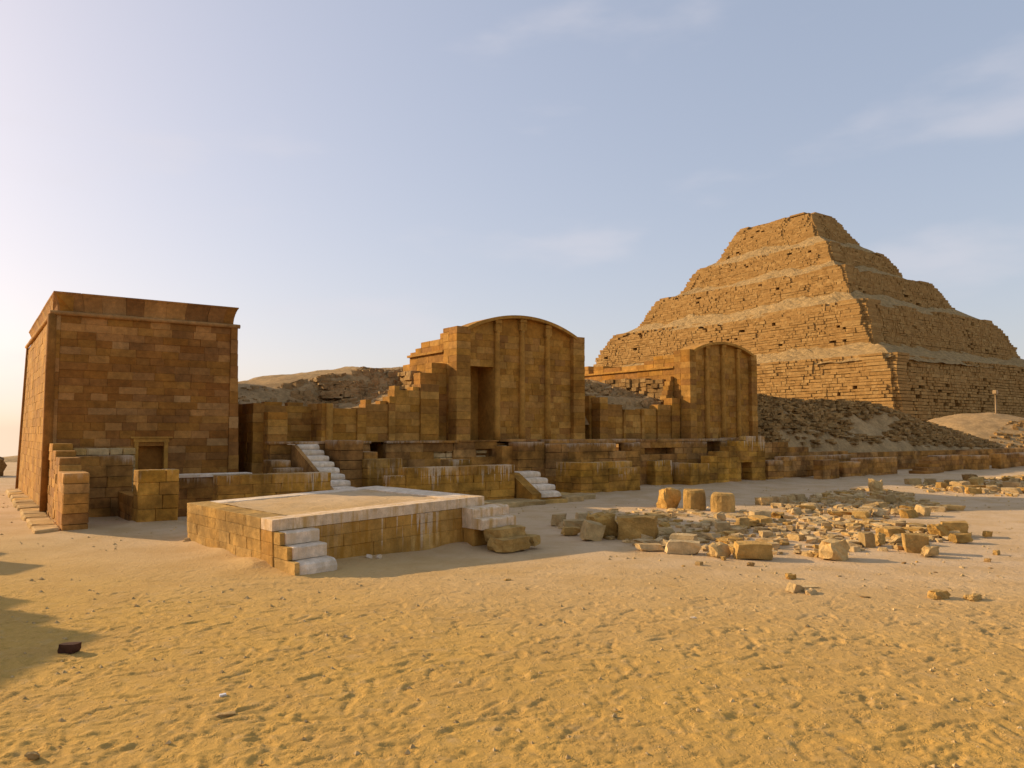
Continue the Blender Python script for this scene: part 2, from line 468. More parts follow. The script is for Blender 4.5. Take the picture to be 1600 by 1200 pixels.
# ================================================================== GROUND
def spaced(segs):
    out = [segs[0][0]]
    for (a, b, s0, s1) in segs:
        x = a
        while x < b - 1e-6:
            f = (x - a) / (b - a)
            x = min(b, x + s0 + (s1 - s0) * f); out.append(x)
    return np.array(out)
def base_ground(X, Y):
    far = np.maximum(0, np.hypot(X * 0.9, Y) - 46)
    z = -0.032 * far
    z = z + 0.05 * fbm(X / 4.0, Y / 4.0, 5, 3) * np.clip((np.hypot(X, Y) - 2) / 8, 0, 1)
    return z
def make_ground():
    xs = spaced([(-2600, -60, 900, 30), (-60, -12, 16, 0.5), (-12, -6.2, 0.3, 0.03), (-6.2, -4.4, 0.03, 0.016), (-4.4, 4.7, 0.016, 0.016), (4.7, 6.6, 0.016, 0.03), (6.6, 14, 0.03, 0.2), (14, 60, 0.3, 14), (60, 2600, 30, 900)])
    ys = spaced([(-60, -4, 12, 1), (-4, 3.0, 0.8, 0.03), (3.0, 7.0, 0.0115, 0.016), (7.0, 14.0, 0.016, 0.06), (14.0, 34, 0.08, 0.7), (34, 80, 1, 8), (80, 4200, 20, 800)])
    X, Y = np.meshgrid(xs, ys)
    Z = base_ground(X, Y)
    near = np.clip((12.0 - Y) / 5.0, 0.25, 1) * (np.abs(X) < 13) * (Y < 20)
    Z += near * (0.007 * fbm(X * 2.6, Y * 2.6, 21, 3) + 0.005 * fbm(X * 8, Y * 8, 22, 3))
    rr = np.random.RandomState(4)
    def stamp(cx, cy, ang, L, Wd, dep, tread, rim):
        i0, i1 = np.searchsorted(ys, [cy - L, cy + L]); j0, j1 = np.searchsorted(xs, [cx - L, cx + L])
        if i1 - i0 < 2 or j1 - j0 < 2: return
        dx = X[i0:i1, j0:j1] - cx; dy = Y[i0:i1, j0:j1] - cy
        a = dx * math.cos(ang) + dy * math.sin(ang); b = -dx * math.sin(ang) + dy * math.cos(ang)
        wid = Wd * (1 - 0.22 * np.cos(a / L * 3.6 + 0.6))
        q = np.sqrt((a / (L / 2)) ** 2 + (b / (wid / 2)) ** 2 + 1e-9)
        inn = 1 / (1 + np.exp((q - 0.92) * 20))
        z = -dep * inn * (0.75 + 0.5 * np.clip(a / L, -0.5, 0.5)) + rim * np.exp(-((q - 1.25) / 0.22) ** 2) * (0.5 + 0.9 * np.clip(-a / L, -0.3, 0.5))
        if tread: z += inn * 0.0034 * np.sin(a * 2 * math.pi / 0.024)
        cur = Z[i0:i1, j0:j1]
        flat = inn * 0.55
        m = cur[inn > 0.5].mean() if (inn > 0.5).any() else 0
        Z[i0:i1, j0:j1] = cur * (1 - flat) + m * flat + z
    dens = lambda x, y: float(vnoise(x / 1.3, y / 1.3, 91)) * 0.6 + float(vnoise(x / 0.5, y / 0.5, 92)) * 0.4
    for k in range(5200):
        cy = 3.1 + 8.5 * rr.rand() ** 1.2; cx = rr.uniform(-0.8, 0.8) * (cy + 0.6)
        if abs(cx) > 7.5 or rr.rand() > 0.2 + 1.1 * dens(cx, cy): continue
        an = rr.choice([0.35, 0.9, -0.5, 2.5, 1.6]) + rr.randn() * 0.5
        fade = 1.0 if cy < 7 else max(0.15, 1 - (cy - 7) / 4)
        stamp(cx, cy, an, rr.uniform(0.17, 0.28), rr.uniform(0.06, 0.095), rr.uniform(0.003, 0.011) * fade, rr.rand() < 0.5 and cy < 7, rr.uniform(0.001, 0.006) * fade)
    for k in range(11000):                                 # scuffs, heel dents, clods
        cy = 3.1 + 8.5 * rr.rand() ** 1.25; cx = rr.uniform(-0.8, 0.8) * (cy + 0.6)
        if abs(cx) > 7.5 or rr.rand() > 0.1 + 1.2 * dens(cx + 9, cy): continue
        sg = rr.choice([-1, 1], p=[0.55, 0.45]); fade = 1.0 if cy < 7 else max(0.2, 1 - (cy - 7) / 4)
        stamp(cx, cy, rr.rand() * 3.1, rr.uniform(0.03, 0.10), rr.uniform(0.015, 0.04), sg * rr.uniform(0.002, 0.010) * fade, False, 0.002 * fade)
    for (ya, sl, x0, x1) in ((9.35, 0.10, -4.5, 0.5), (9.05, 0.12, -3.0, 1.6), (8.5, 0.05, -3.5, -0.8), (9.75, 0.09, -2.0, 2.4), (7.6, 0.14, -2.6, 0.2)):   # drag marks
        d = Y - (ya + sl * X + 0.05 * np.sin(X * 2.1))
        Z -= 0.008 * np.exp(-(d / 0.03) ** 2) * (X > x0) * (X < x1) * (0.4 + vnoise(X * 2, Y * 0 + ya, 95))
    # sand banked against the masonry
    U_ = (X - OX) * CU + (Y - OY) * SU; V_ = -(X - OX) * SU + (Y - OY) * CU
    for (u0, u1, v0, v1, h) in ((1.72, 5.05, -8.5, -5.45, .07), (0.05, 0.45, -3.3, 0, .05), (1.2, 2.0, -3.1, -2.5, .05), (12.28, 14.5, -2.4, -1.75, .06), (17.5, 21.3, -1.6, -1.2, .06), (6.3, 9.7, -3, -2.6, .08), (21.6, 27.2, -1.5, -1.1, .08), (24.8, 28.5, -2.4, -2.0, .08), (31.6, 44, -2.5, -2, .08)):
        dd = np.hypot(np.maximum(0, np.maximum(u0 - U_, U_ - u1)), np.maximum(0, np.maximum(v0 - V_, V_ - v1)))
        Z += h * np.exp(-dd / 0.22) * (0.25 + 1.1 * vnoise(U_ * 1.7, V_ * 1.7, 96)) * (dd < 2)
    ny, nx = X.shape
    co = np.empty((ny * nx, 3)); co[:, 0] = X.ravel(); co[:, 1] = Y.ravel(); co[:, 2] = Z.ravel()
    idx = np.arange(ny * nx).reshape(ny, nx)
    q = np.stack([idx[:-1, :-1], idx[:-1, 1:], idx[1:, 1:], idx[1:, :-1]], -1).reshape(-1, 4)
    me = bpy.data.meshes.new('ground')
    me.vertices.add(len(co)); me.vertices.foreach_set('co', co.ravel())
    me.loops.add(q.size); me.loops.foreach_set('vertex_index', q.ravel())
    me.polygons.add(len(q)); me.polygons.foreach_set('loop_start', np.arange(len(q)) * 4)
    me.update(calc_edges=True); me.shade_smooth()
    me.materials.append(M['sand'])
    o = link('ground', me); o['kind'] = 'structure'
make_ground()

# ================================================================== STEP PYRAMID
def pyramid():
    t = thing('step_pyramid', 'huge weathered step pyramid of golden coursed stone rising behind the chapels', 'pyramid', 96, 34)
    a0, b0, c0 = ORG[t]
    TI = [  # z0 z1  u0b u0t  v0b v0t  v1b v1t  u1b u1t
        (-6.0, 12.0, 92.3, 96.3, 30.3, 34.1, 107.0, 103.0, 160.0, 156.0),
        (12.6, 21.3, 101.9, 106.0, 39.7, 43.6, 100.8, 97.6, 152.0, 149.0),
        (21.6, 28.7, 109.8, 113.6, 47.4, 51.2, 95.0, 92.2, 145.5, 143.0),
        (28.8, 35.0, 117.0, 120.3, 54.6, 57.9, 89.6, 87.4, 140.5, 139.0),
        (35.8, 44.2, 124.6, 130.0, 62.2, 67.6, 86.4, 84.4, 139.5, 138.5)]
    N = lambda x, y, s: float(fbm(x, y, s, 3))
    for ti, (z0, z1, u0b, u0t, v0b, v0t, v1b, v1t, u1b, u1t) in enumerate(TI):
        def lerp(a, b, f): return a + (b - a) * f
        g = Bag()
        ins = 1.0
        vs = []
        for (z, f) in ((z0, 0.0), (z1 - 0.7, 1.0)):
            for (u, v) in ((lerp(u0b, u0t, f) + ins, lerp(v0b, v0t, f) + ins), (lerp(u1b, u1t, f) - ins, lerp(v0b, v0t, f) + ins),
                           (lerp(u1b, u1t, f) - ins, lerp(v1b, v1t, f) - ins), (lerp(u0b, u0t, f) + ins, lerp(v1b, v1t, f) - ins)):
                vs.append((u - a0, v - b0, z))
        tier = link('tier', mesh('tier', vs, [(0,3,2,1),(4,5,6,7),(0,1,5,4),(1,2,6,5),(2,3,7,6),(3,0,4,7)], 'pyramid'), t)
        rowh = 0.40
        zz = max(z0, -1.0)
        while zz < z1:
            h = rowh * rng.uniform(0.7, 1.3)
            f = (zz - z0) / (z1 - z0)
            crumble = max(0.0, (f - 0.8) / 0.2) ** 2 * 1.3
            rowo = rng.uniform(-0.09, 0.09)
            base_out = max(0.0, 0.12 - f) * 6.0
            ua, va = lerp(u0b, u0t, f), lerp(v0b, v0t, f); ub, vb = lerp(u1b, u1t, f), lerp(v1b, v1t, f)
            # face towards -u (lit) and -v (shade), then the two far ones
            for face in range(4):
                lo, hi = ((va, vb), (ua, ub), (va, vb), (ua, ub))[face]
                if face >= 2 and rng.random() < 0.35: pass
                x = lo
                step = 0.9 if face < 2 else 2.4
                while x < hi:
                    l = step * rng.uniform(0.4, 1.35)
                    mid = min(x + l / 2, hi)
                    cr = crumble * max(0.0, 0.75 + 1.4 * N(mid / 6 + face * 31, zz / 5 + ti * 7, 200 + ti))
                    er = 0.5 * N(mid / 9 + face * 17, zz / 3.5, 220 + ti) + 0.7 * max(0.0, N(mid / 4 + face * 7, zz / 2.5, 230 + ti) - 0.25) * (f > 0.45) + 0.09 * N(mid / 1.7, zz * 0.9, 240) 
                    # worn notch along the near arris
                    edge = min(mid - lo, 6.0) if face < 2 else 6.0
                    notch = max(0.0, 1.6 - edge) * 0.55 * (0.5 + max(0, N(zz / 2.5, ti * 3.3, 260)))
                    band = -0.9 * max(0.0, 1.0 - abs(edge - 3.0) / 1.6) * (0.4 + 0.6 * (N(zz / 3.0, 5.1 + face, 270) + 0.5)) if face == 1 else 0.0
                    o = er + cr + notch - band * 0.35 + rowo + rng.uniform(-0.055, 0.055) - base_out * 0.3
                    dep = 1.9 + max(0, o)
                    worn = max(0.0, N(mid / 5 + face * 9, zz / 2.2, 280 + ti) - 0.28) * (0.5 + f)
                    if rng.random() > 0.003 + worn * 0.8 + 0.12 * max(0, f - 0.93) * 5:
                        hh = h * rng.uniform(0.76, 0.92)
                        if face == 0: g.box(ua + o, ua + o + dep, x + .012, x + l - .012, zz, zz + hh, j=0.02)
                        elif face == 1: g.box(x + .012, x + l - .012, va + o, va + o + dep, zz, zz + hh, j=0.02)
                        elif face == 2: g.box(ub - o - dep, ub - o, x, x + l, zz, zz + hh, j=0.05)
                        else: g.box(x, x + l, vb - o - dep, vb - o, zz, zz + hh, j=0.05)
                    x += l
            zz += h
        g.build('stone_facing', 'pyramid', tier, kind='stuff')
        # sand and debris lying on the ledge, sloping up to the next tier
        g2 = Bag()
        if ti < 4:
            nz = TI[ti + 1]
            def strip(P):                                   # P(k, f) -> u, v ; f 0 outer .. 1 inner
                n0 = len(g2.v); nk = 70; nf = 6
                for k in range(nk + 1):
                    for q in range(nf + 1):
                        f = q / nf; u, v = P(k / nk, f)
                        z = z1 - 0.9 + (nz[0] - z1 + 2.9) * f ** 0.85 * (0.85 + 0.35 * N(u / 6 + v / 6, ti, 300)) + 0.3 * N(u / 1.5, v / 1.5, 305) + 0.3
                        g2.v.append((u, v, z)); g2.r.append(0.3)
                for k in range(nk):
                    for q in range(nf):
                        a = n0 + k * (nf + 1) + q
                        g2.f.append((a, a + 1, a + nf + 2, a + nf + 1))
            strip(lambda k, f: (lerp(u0t + .3, nz[2] + .9, f), lerp(lerp(v0t + .3, nz[4] + .9, f), lerp(v1t, nz[6], f), k)))
            strip(lambda k, f: (lerp(lerp(u0t + .3, nz[2] + .9, f), lerp(u1t, nz[8], f), 1 - k), lerp(v0t + .3, nz[4] + .9, f)))
        else:
            for k in range(700):
                u = rng.uniform(u0t + 1.8, u1t - 1.5); v = rng.uniform(v0t + 1.8, v1t - 1.5); s = rng.uniform(0.3, 0.8)
                z = z1 - 1.0 + 0.9 * N(u / 5, v / 5, 320)
                g2.box(u - s, u + s, v - s, v + s, z - 0.8, z + s * 0.5, j=0.15, rot=rng.random() * 3)
        g2.build('ledge_debris', 'ledge_sand' if ti < 4 else 'pyramid', tier, kind='stuff')
pyramid()

# ================================================================== MOUNDS behind the chapels
def heightfield(name, u0, u1, v0, v1, nu, nv, fn, mat='mound'):
    us = np.linspace(u0, u1, nu); vs = np.linspace(v0, v1, nv)
    Ug, Vg = np.meshgrid(us, vs)
    Z = fn(Ug, Vg)
    x = OX + Ug * CU - Vg * SU; y = OY + Ug * SU + Vg * CU
    co = np.stack([x, y, Z], -1).reshape(-1, 3)
    idx = np.arange(nu * nv).reshape(nv, nu)
    q = np.stack([idx[:-1, :-1], idx[:-1, 1:], idx[1:, 1:], idx[1:, :-1]], -1).reshape(-1, 4)
    me = bpy.data.meshes.new(name); me.from_pydata(co.tolist(), [], q.tolist()); me.shade_smooth()
    me.materials.append(M[mat])
    o = link(name, me); o['kind'] = 'structure'
    ORG[o] = None
    return o
class WBag(Bag):
    def build(s, name, mat, parent, kind='stuff'):
        me = mesh(name, [tuple(W(x, y, z)) for x, y, z in s.v], s.f, mat, rnd=s.r)
        o = bpy.data.objects.new(name, me); COL.objects.link(o); o.parent = parent
        o['kind'] = kind
        return o
sm = lambda x, a, b: (lambda t: t * t * (3 - 2 * t))(np.clip((x - a) / (b - a), 0, 1))
def m1(u, v):
    crest = np.interp(u, [0, 4, 5.9, 6.6, 7.4, 9.0, 11, 13, 20], [2.9, 3.15, 3.35, 3.5, 3.65, 3.9, 3.98, 3.95, 3.9])
    lowz = np.interp(u, [3, 4.4, 5.3, 6.3, 7.4, 8.0, 9.0, 10], [2.45, 2.4, 2.3, 2.25, 2.3, 2.45, 2.75, 2.9])
    ledge = np.interp(u, [3, 6, 7.6, 9, 12], [0.15, 0.25, 0.42, 0.5, 0.4])
    f = sm(v, 0.9, 7.0)
    step = sm(v + 0.35 * fbm(u * 0.9, v * 0.6, 41, 3), 3.2, 4.1)
    f = f * (1 - ledge) + step * ledge
    z = lowz + (crest - lowz) * f
    z = z - 0.06 * np.maximum(0, v - 7.5) ** 1.4
    z = z + 0.10 * fbm(u / 1.1, v / 1.1, 42, 4) + 0.03 * fbm(u * 3, v * 3, 43, 2)
    z = np.minimum(z, 2.0 + 1.5 * (v - 0.9))
    z = np.where((u < 4.5) & (v < 2.85), -0.3, z)
    return np.where((u > 9.7) & (u < 14.7) & (v < 3.1), np.minimum(z, 1.0), z)
md1 = heightfield('debris_mound', 3.95, 20, 0.86, 22, 190, 210, m1)
g = WBag()
for k in range(1500):
    u = rng.uniform(4, 10.5); v = rng.uniform(1.2, 7.2)
    band = 1.0 if 2.6 < v < 4.4 else 0.16
    if u < 6.2: band *= 0.5
    if v > 4.5: band = 0.0
    if rng.random() > band: continue
    z = float(m1(np.array([u]), np.array([v]))[0]); s = rng.uniform(0.015, 0.075) * (1.3 if band == 1 else 0.8)
    g.box(u - s * 1.5, u + s * 1.5, v - s, v + s, z - 0.08, z + s * 0.75, j=s * 0.3, rot=rng.uniform(-.5, .5), tilt=rng.uniform(-.3, .3))
for k in range(110):                                     # exposed bedded layers
    u = rng.uniform(7.4, 10.2); z = rng.uniform(2.7, 3.25)
    v = 3.25 + (z - 2.75) * 0.9 + 0.2 * float(fbm(u, z * 3, 77, 2))
    g.box(u - rng.uniform(.1, .3), u + rng.uniform(.1, .3), v, v + 0.8, z - .02, z + rng.uniform(.04, .08), j=0.03, rot=rng.uniform(-.2, .2))
g.build('rubble', 'mound', md1)

def m2(u, v):
    lo = np.interp(u, [14.5, 15.5, 16, 16.5, 17.4, 18.2, 19.4], [3.0, 2.85, 2.65, 2.35, 2.4, 2.55, 2.75])
    hi = np.interp(u, [14.5, 16.7, 17.8, 19.4], [3.75, 3.5, 3.4, 3.2])
    z = lo + (hi - lo) * sm(v, 0.9, 3.2) + 0.12 * np.maximum(0, v - 3) 
    return np.minimum(z + 0.09 * fbm(u / 0.9, v / 0.9, 52, 4), np.where((u < 15.55) & (v < 2.3), 1.2, 2.15 + 1.5 * (v - 0.9)))
md2 = heightfield('debris_slope', 14.3, 19.9, 0.86, 9, 80, 100, m2)
g = WBag()
for k in range(420):
    u = rng.uniform(14.6, 19.3); v = rng.uniform(1.0, 4.5); s = rng.uniform(0.03, 0.13)
    z = float(m2(np.array([u]), np.array([v]))[0])
    g.box(u - s * 1.4, u + s * 1.4, v - s, v + s, z - .06, z + s * .7, j=s * .3, rot=rng.random() * 3, tilt=rng.uniform(-.3, .3))
g.build('rubble', 'mound', md2)

def ridge_top(u): return np.interp(u, [22, 27, 30, 35.5, 38, 42, 45, 47.6, 50], [3.3, 3.25, 3.2, 3.2, 2.85, 2.2, 1.75, 0.9, 0.3])
def ridge_foot(u): return np.interp(u, [22, 24.5, 27, 32, 38, 43, 50], [1.45, 1.45, 1.3, 0.97, 0.84, 0.8, 0.2])
def m3(u, v):
    f = sm(v + 0.5 * fbm(u / 1.6, v / 2, 61, 3), 0.9, 3.4)
    f = 0.25 * sm(v, 0.2, 1.5) + 0.75 * f
    z = ridge_foot(u) + (ridge_top(u) - ridge_foot(u)) * f
    z = z - 0.12 * np.maximum(0, v - 4.0)
    return np.minimum(z + 0.09 * fbm(u / 0.9, v / 0.9, 62, 4), 0.62 + 1.6 * (v - 0.42))
md3 = heightfield('rubble_ridge', 22.5, 50, -0.02, 22, 260, 170, m3)
g = WBag()
for k in range(5200):
    u = rng.uniform(23, 47.5); zf = rng.random()
    v = 0.9 + 2.6 * zf + rng.uniform(-.25, .25)
    z = float(m3(np.array([u]), np.array([v]))[0])
    # bedded stones: height snapped to rough courses
    z = round(z / 0.11) * 0.11 + rng.uniform(-.02, .02) + 0.02 * math.sin(u)
    n = float(fbm(u / 3, v, 64, 2))
    if rng.random() > 0.55 + n: continue
    l = rng.uniform(0.06, 0.24)
    g.box(u - l, u + l, v - rng.uniform(.08, .25), v + .5, z - 0.03, z + rng.uniform(.03, .08), j=0.025, rot=rng.uniform(-.25, .25), tilt=rng.uniform(-.06, .06))
g.build('rubble', 'moundrock', md3)

def m4(u, v):
    d = np.hypot((u - 62.5) / 10.5, (v - 9.0) / 8.5)
    z = 3.25 * np.clip(1 - d ** 1.7, -0.4, 1)
    return z + 0.22 * fbm(u / 2.2, v / 2.2, 71, 4)
md4 = heightfield('sand_mound', 49, 77, -1, 20, 110, 90, m4)
g = WBag()
for k in range(420):
    u = rng.uniform(53, 70); v = rng.uniform(1.5, 6.0); s = rng.uniform(.03, .15)
    z = float(m4(np.array([u]), np.array([v]))[0])
    if z < 0.2 or z > 2.6: continue
    g.box(u - s * 1.5, u + s * 1.5, v - s, v + s, z - .1, z + s * .6, j=s * .25, rot=rng.random() * 3)
g.build('rubble', 'moundrock', md4)

def dune(X, Y): return None
def left_hill():
    us = np.linspace(-150, -50, 60); ys = np.linspace(90, 190, 40)
    X, Y = np.meshgrid(us, ys)
    Z = -6.5 + 4.2 * np.exp(-(((X + 92) / 18) ** 2 + ((Y - 140) / 22) ** 2)) + 1.2 * fbm(X / 14, Y / 14, 90, 4)
    co = np.stack([X, Y, Z], -1).reshape(-1, 3); idx = np.arange(X.size).reshape(X.shape)
    q = np.stack([idx[:-1, :-1], idx[:-1, 1:], idx[1:, 1:], idx[1:, :-1]], -1).reshape(-1, 4)
    me = bpy.data.meshes.new('desert_hill'); me.from_pydata(co.tolist(), [], q.tolist()); me.shade_smooth(); me.materials.append(M['mound'])
    link('desert_hill', me)['kind'] = 'structure'
left_hill()

# ================================================================== LEFT SHRINE with cornice
def shrine():
    t = thing('square_shrine', 'tall square brown stone shrine with flared cornice at far left', 'shrine', 1.9, 0.0)
    WU = lambda z: (0.02 + 0.05 * z / 4.1, 3.90 - 0.11 * z / 4.1)
    D = 8.0
    core(t, [(0.28, 3.62, 0.26, D - .05, -.1, 4.12)], 'brown')
    door = (1.72, 2.28, -0.2, 1.47)
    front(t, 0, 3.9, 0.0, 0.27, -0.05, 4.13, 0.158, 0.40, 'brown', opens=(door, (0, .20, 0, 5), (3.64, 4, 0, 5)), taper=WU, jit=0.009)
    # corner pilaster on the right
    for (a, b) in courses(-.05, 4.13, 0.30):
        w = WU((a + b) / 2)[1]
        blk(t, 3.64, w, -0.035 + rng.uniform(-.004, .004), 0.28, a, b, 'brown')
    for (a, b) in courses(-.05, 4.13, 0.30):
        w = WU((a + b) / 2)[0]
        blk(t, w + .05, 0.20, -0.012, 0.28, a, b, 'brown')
    g = Bag(); side(t, 0.30, D, 0.06, 0.30, -0.25, 4.13, 0.19, 0.5, 'gold', jit=0.004, bag=g); g.v = [(x - 0.13 * (1 - z / 4.13) * (y / 8.0), y, z) for x, y, z in g.v]; g.build('side_masonry', 'flank_sunlit', t, 'stuff')  # sunlit colour on this side only, the far side stays brown
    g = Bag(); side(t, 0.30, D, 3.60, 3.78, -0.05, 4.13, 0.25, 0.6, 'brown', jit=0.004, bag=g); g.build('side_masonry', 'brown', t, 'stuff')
    # round corner mouldings
    pr = [(0.10, 0.05), (0.095, 1.5), (0.09, 3.0), (0.085, 4.14)]
    pole(t, 0.045, 0.02, pr, 'brown', 'corner_moulding'); o = pole(t, -0.06, D, [(r * .7, z) for r, z in pr], 'brown', 'corner_moulding'); o.rotation_euler = (0, 0.03, 0)
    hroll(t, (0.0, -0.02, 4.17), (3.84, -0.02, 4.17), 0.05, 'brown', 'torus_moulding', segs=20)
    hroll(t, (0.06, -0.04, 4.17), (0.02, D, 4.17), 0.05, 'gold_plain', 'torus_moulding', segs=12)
    # cavetto cornice, cut into blocks
    prof = [(-.075, 4.215), (-.072, 4.27), (-.062, 4.36), (-.04, 4.46), (-.005, 4.56), (0.02, 4.595), (0.02, 4.62)]
    a0, b0, c0 = ORG[t]
    def piece(f0, f1, r0, r1, along, mat):
        vs = []; n = 0
        for f in (f0, f1):
            for d, z in prof:
                d += r0
                if along == 'u':
                    e0, e1 = 0.07 - d, 3.79 + d
                    vs.append((e0 + (e1 - e0) * f - a0, -d - b0, z))
                else:
                    e0, e1 = -d, D + d
                    vs.append((0.07 - d - a0, e0 + (e1 - e0) * f - b0, z))
            u_in, v_in = (0.4, 0.4)
            if along == 'u':
                x = 0.07 + (3.79 - 0.07) * f
                vs += [(x - a0, 0.35 - b0, 4.62), (x - a0, 0.35 - b0, 4.215)]
            else:
                y = D * f
                vs += [(0.42 - a0, y - b0, 4.62), (0.42 - a0, y - b0, 4.215)]
        m = len(prof) + 2
        fs = [(i, (i + 1) % m, m + (i + 1) % m, m + i) for i in range(m)]
        if along == 'u': fs = [f[::-1] for f in fs]
        fs += [tuple(range(m)), tuple(range(2*m - 1, m - 1, -1))]
        link('cornice_block', mesh('cornice_block', vs, fs, mat), t)
    cuts = [0]
    while cuts[-1] < 1: cuts.append(min(1, cuts[-1] + rng.uniform(.09, .15)) if cuts[-1] < .88 else 1)
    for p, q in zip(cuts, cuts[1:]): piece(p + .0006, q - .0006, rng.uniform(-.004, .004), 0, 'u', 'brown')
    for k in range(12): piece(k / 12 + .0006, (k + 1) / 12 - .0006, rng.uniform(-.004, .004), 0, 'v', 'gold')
    core(t, [(0.3, 3.75, 0.3, D, 4.0, 4.60)], 'brown', 'roof')
    # blind door niche
    fr = Bag(); fr.box(1.66, 1.74, -0.03, 0.25, -.05, 1.48); fr.build('door_jamb', 'gold_plain', t)
    fr = Bag(); fr.box(2.26, 2.34, -0.03, 0.25, -.05, 1.48); fr.build('door_jamb', 'gold_plain', t)
    fr = Bag(); fr.box(1.64, 2.36, -0.032, 0.25, 1.482, 1.56); fr.build('lintel', 'gold_plain', t)
    fr = Bag(); fr.box(1.58, 2.42, -0.055, 0.2, 1.562, 1.60); fr.build('lintel_ledge', 'gold_plain', t)
    fr = Bag(); fr.box(1.742, 2.258, 0.17, 0.25, -.05, 1.48); fr.build('niche_panel', 'brown', t)
    # low footing slabs along the left side
    for i, v in enumerate(np.linspace(-3.3, 7.9, 16)[:-1]):
        blk(t, -0.37 + rng.uniform(-.03, .03), 0.05, v, v + 0.735, -0.1, 0.085 + rng.uniform(-.012, .012), 'rubble', 2, name='footing_slab')
shrine()

def stepped_wall():
    t = thing('stepped_wall', 'stepped stone side wall descending to a pillar at the left front of the square shrine', 'wall', 0.25, -1.6)
    segs = [(-.83, -.02, 1.47), (-1.43, -.83, 1.34), (-2.24, -1.43, 1.23), (-2.36, -2.24, 1.1)]
    for v0, v1, zt in segs:
        side(t, v0, v1, 0.07, 0.42, -.05, zt, 0.17, 0.5, 'gold', rough=1, top=zt if zt < 1.4 else None)
    front(t, 0.05, 0.45, -3.32, -2.36, -.05, 1.0, 0.17, 0.6, 'lowdark', top=1.0)
    return t
stepped_wall()
def screen_wall():
    t = thing('screen_wall', 'dark low screen wall between the two pillars in front of the square shrine', 'wall', 1.0, -.7)
    front(t, 0.46, 1.50, -0.92, -0.5, -.05, 1.22, 0.2, 0.5, 'lowdark', top=1.22)
    front(t, 0.46, 1.62, -0.48, -0.06, -.05, 1.36, 0.14, 0.35, 'rubble', rough=2)
    front(t, 1.24, 1.60, -2.5, -0.94, -.05, 0.5, 0.2, 0.4, 'lowdark')
screen_wall()
def pillar2():
    t = thing('square_pillar', 'squat square stone pillar standing below the blind door of the square shrine', 'pillar', 1.6, -2.8)
    front(t, 1.25, 1.95, -3.05, -2.55, 0.06, 1.0, 0.21, 0.42, 'low', top=1.0)
    blk(t, 1.20, 2.0, -3.10, -2.5, -.06, 0.06, 'rubble', 1, name='plinth')
pillar2()
def wall_a():
    t = thing('low_wall', 'low dark blotchy wall right of the squat square pillar', 'wall', 2.7, -1.9)
    front(t, 1.97, 3.55, -2.0, -1.7, -.05, 0.79, 0.2, 0.45, 'lowdark', top=0.79)
    for p, q in lay(1.97, 3.6, 0.55): blk(t, p, q, -2.05, -1.62, 0.79, 0.85, 'white', 1, name='cap_slab')
wall_a()
def wall_b():
    t = thing('low_wall', 'long low wall with white lime drips directly behind the big platform', 'wall', 3.8, -2.8)
    front(t, 2.66, 4.94, -3.0, -2.6, -.05, 0.86, 0.2, 0.6, 'low', top=0.87)
wall_b()

# ------------------------------------------------------------------ white stairs
def step_mesh(t, u0, u1, v0, v1, z0, z1, mat, rnd=0.03, name='step', taper_bottom=False):
    """a tread block with a worn rounded nosing on its -v edge"""
    a, b, c = ORG[t]
    prof = [(v1, z0), (v0 + 0.005, z0), (v0, z0 + 0.02), (v0 - 0.004, z1 - rnd * 1.6), (v0 + rnd * 0.25, z1 - rnd * 0.6), (v0 + rnd, z1 - rnd * 0.12), (v0 + rnd * 2.5, z1), (v1, z1)]
    n = 7; vs = []
    for i in range(n):
        f = i / (n - 1); u = u0 + (u1 - u0) * f
        sag = -0.006 * math.sin(f * math.pi)
        e = rnd * 0.7 if i in (0, n - 1) else 0
        for k, (v, z) in enumerate(prof):
            vv = v + (e if k in (1, 2, 3, 4, 5) and taper_bottom else 0); zz = z + (sag if k >= 4 else 0) - (e * 0.5 if k >= 4 else 0)
            vs.append((u - a + (rng.uniform(-.002, .002)), vv - b + rng.uniform(-.003, .003), zz - c))
    m = len(prof)
    fs = []
    for i in range(n - 1):
        for k in range(m):
            fs.append((i*m + k, (i+1)*m + k, (i+1)*m + (k+1) % m, i*m + (k+1) % m))
    fs.append(tuple(range(m))); fs.append(tuple((n-1)*m + k for k in range(m))[::-1])
    return link(name, mesh(name, vs, fs, mat), t)
def stair1():
    t = thing('white_stair', 'steep narrow white stair of many steps climbing to the back court wall', 'stairs', 5.37, -2.0)
    n = 11; rise = 0.128; run = 0.315
    for k in range(n):
        z1 = 1.41 - k * rise; v0 = -0.36 - k * run
        step_mesh(t, 5.16, 5.68, v0 - 0.05, v0 + run, z1 - rise, z1, 'white', rnd=0.05)
    g = Bag()
    for k in range(n):
        z1 = 1.41 - (k + 1) * rise; v0 = -0.36 - k * run
        g.box(5.11, 5.65, v0, v0 + run, -.05, z1)
    g.build('stair_core', 'lowdark', t)
    a, b, c = ORG[t]; vs = []
    for u in (5.06, 5.155):
        vs += [(u - a, -0.2 - b, -.05), (u - a, -0.2 - b, 1.40), (u - a, -0.42 - b, 1.36), (u - a, -3.82 - b, 0.0), (u - a, -3.82 - b, -.05)]
    link('stair_flank', mesh('stair_flank', vs, [(0,1,2,3,4)[::-1], (5,6,7,8,9), (0,1,6,5), (1,2,7,6), (2,3,8,7), (3,4,9,8), (4,0,5,9)], 'lowdark'), t)
stair1()

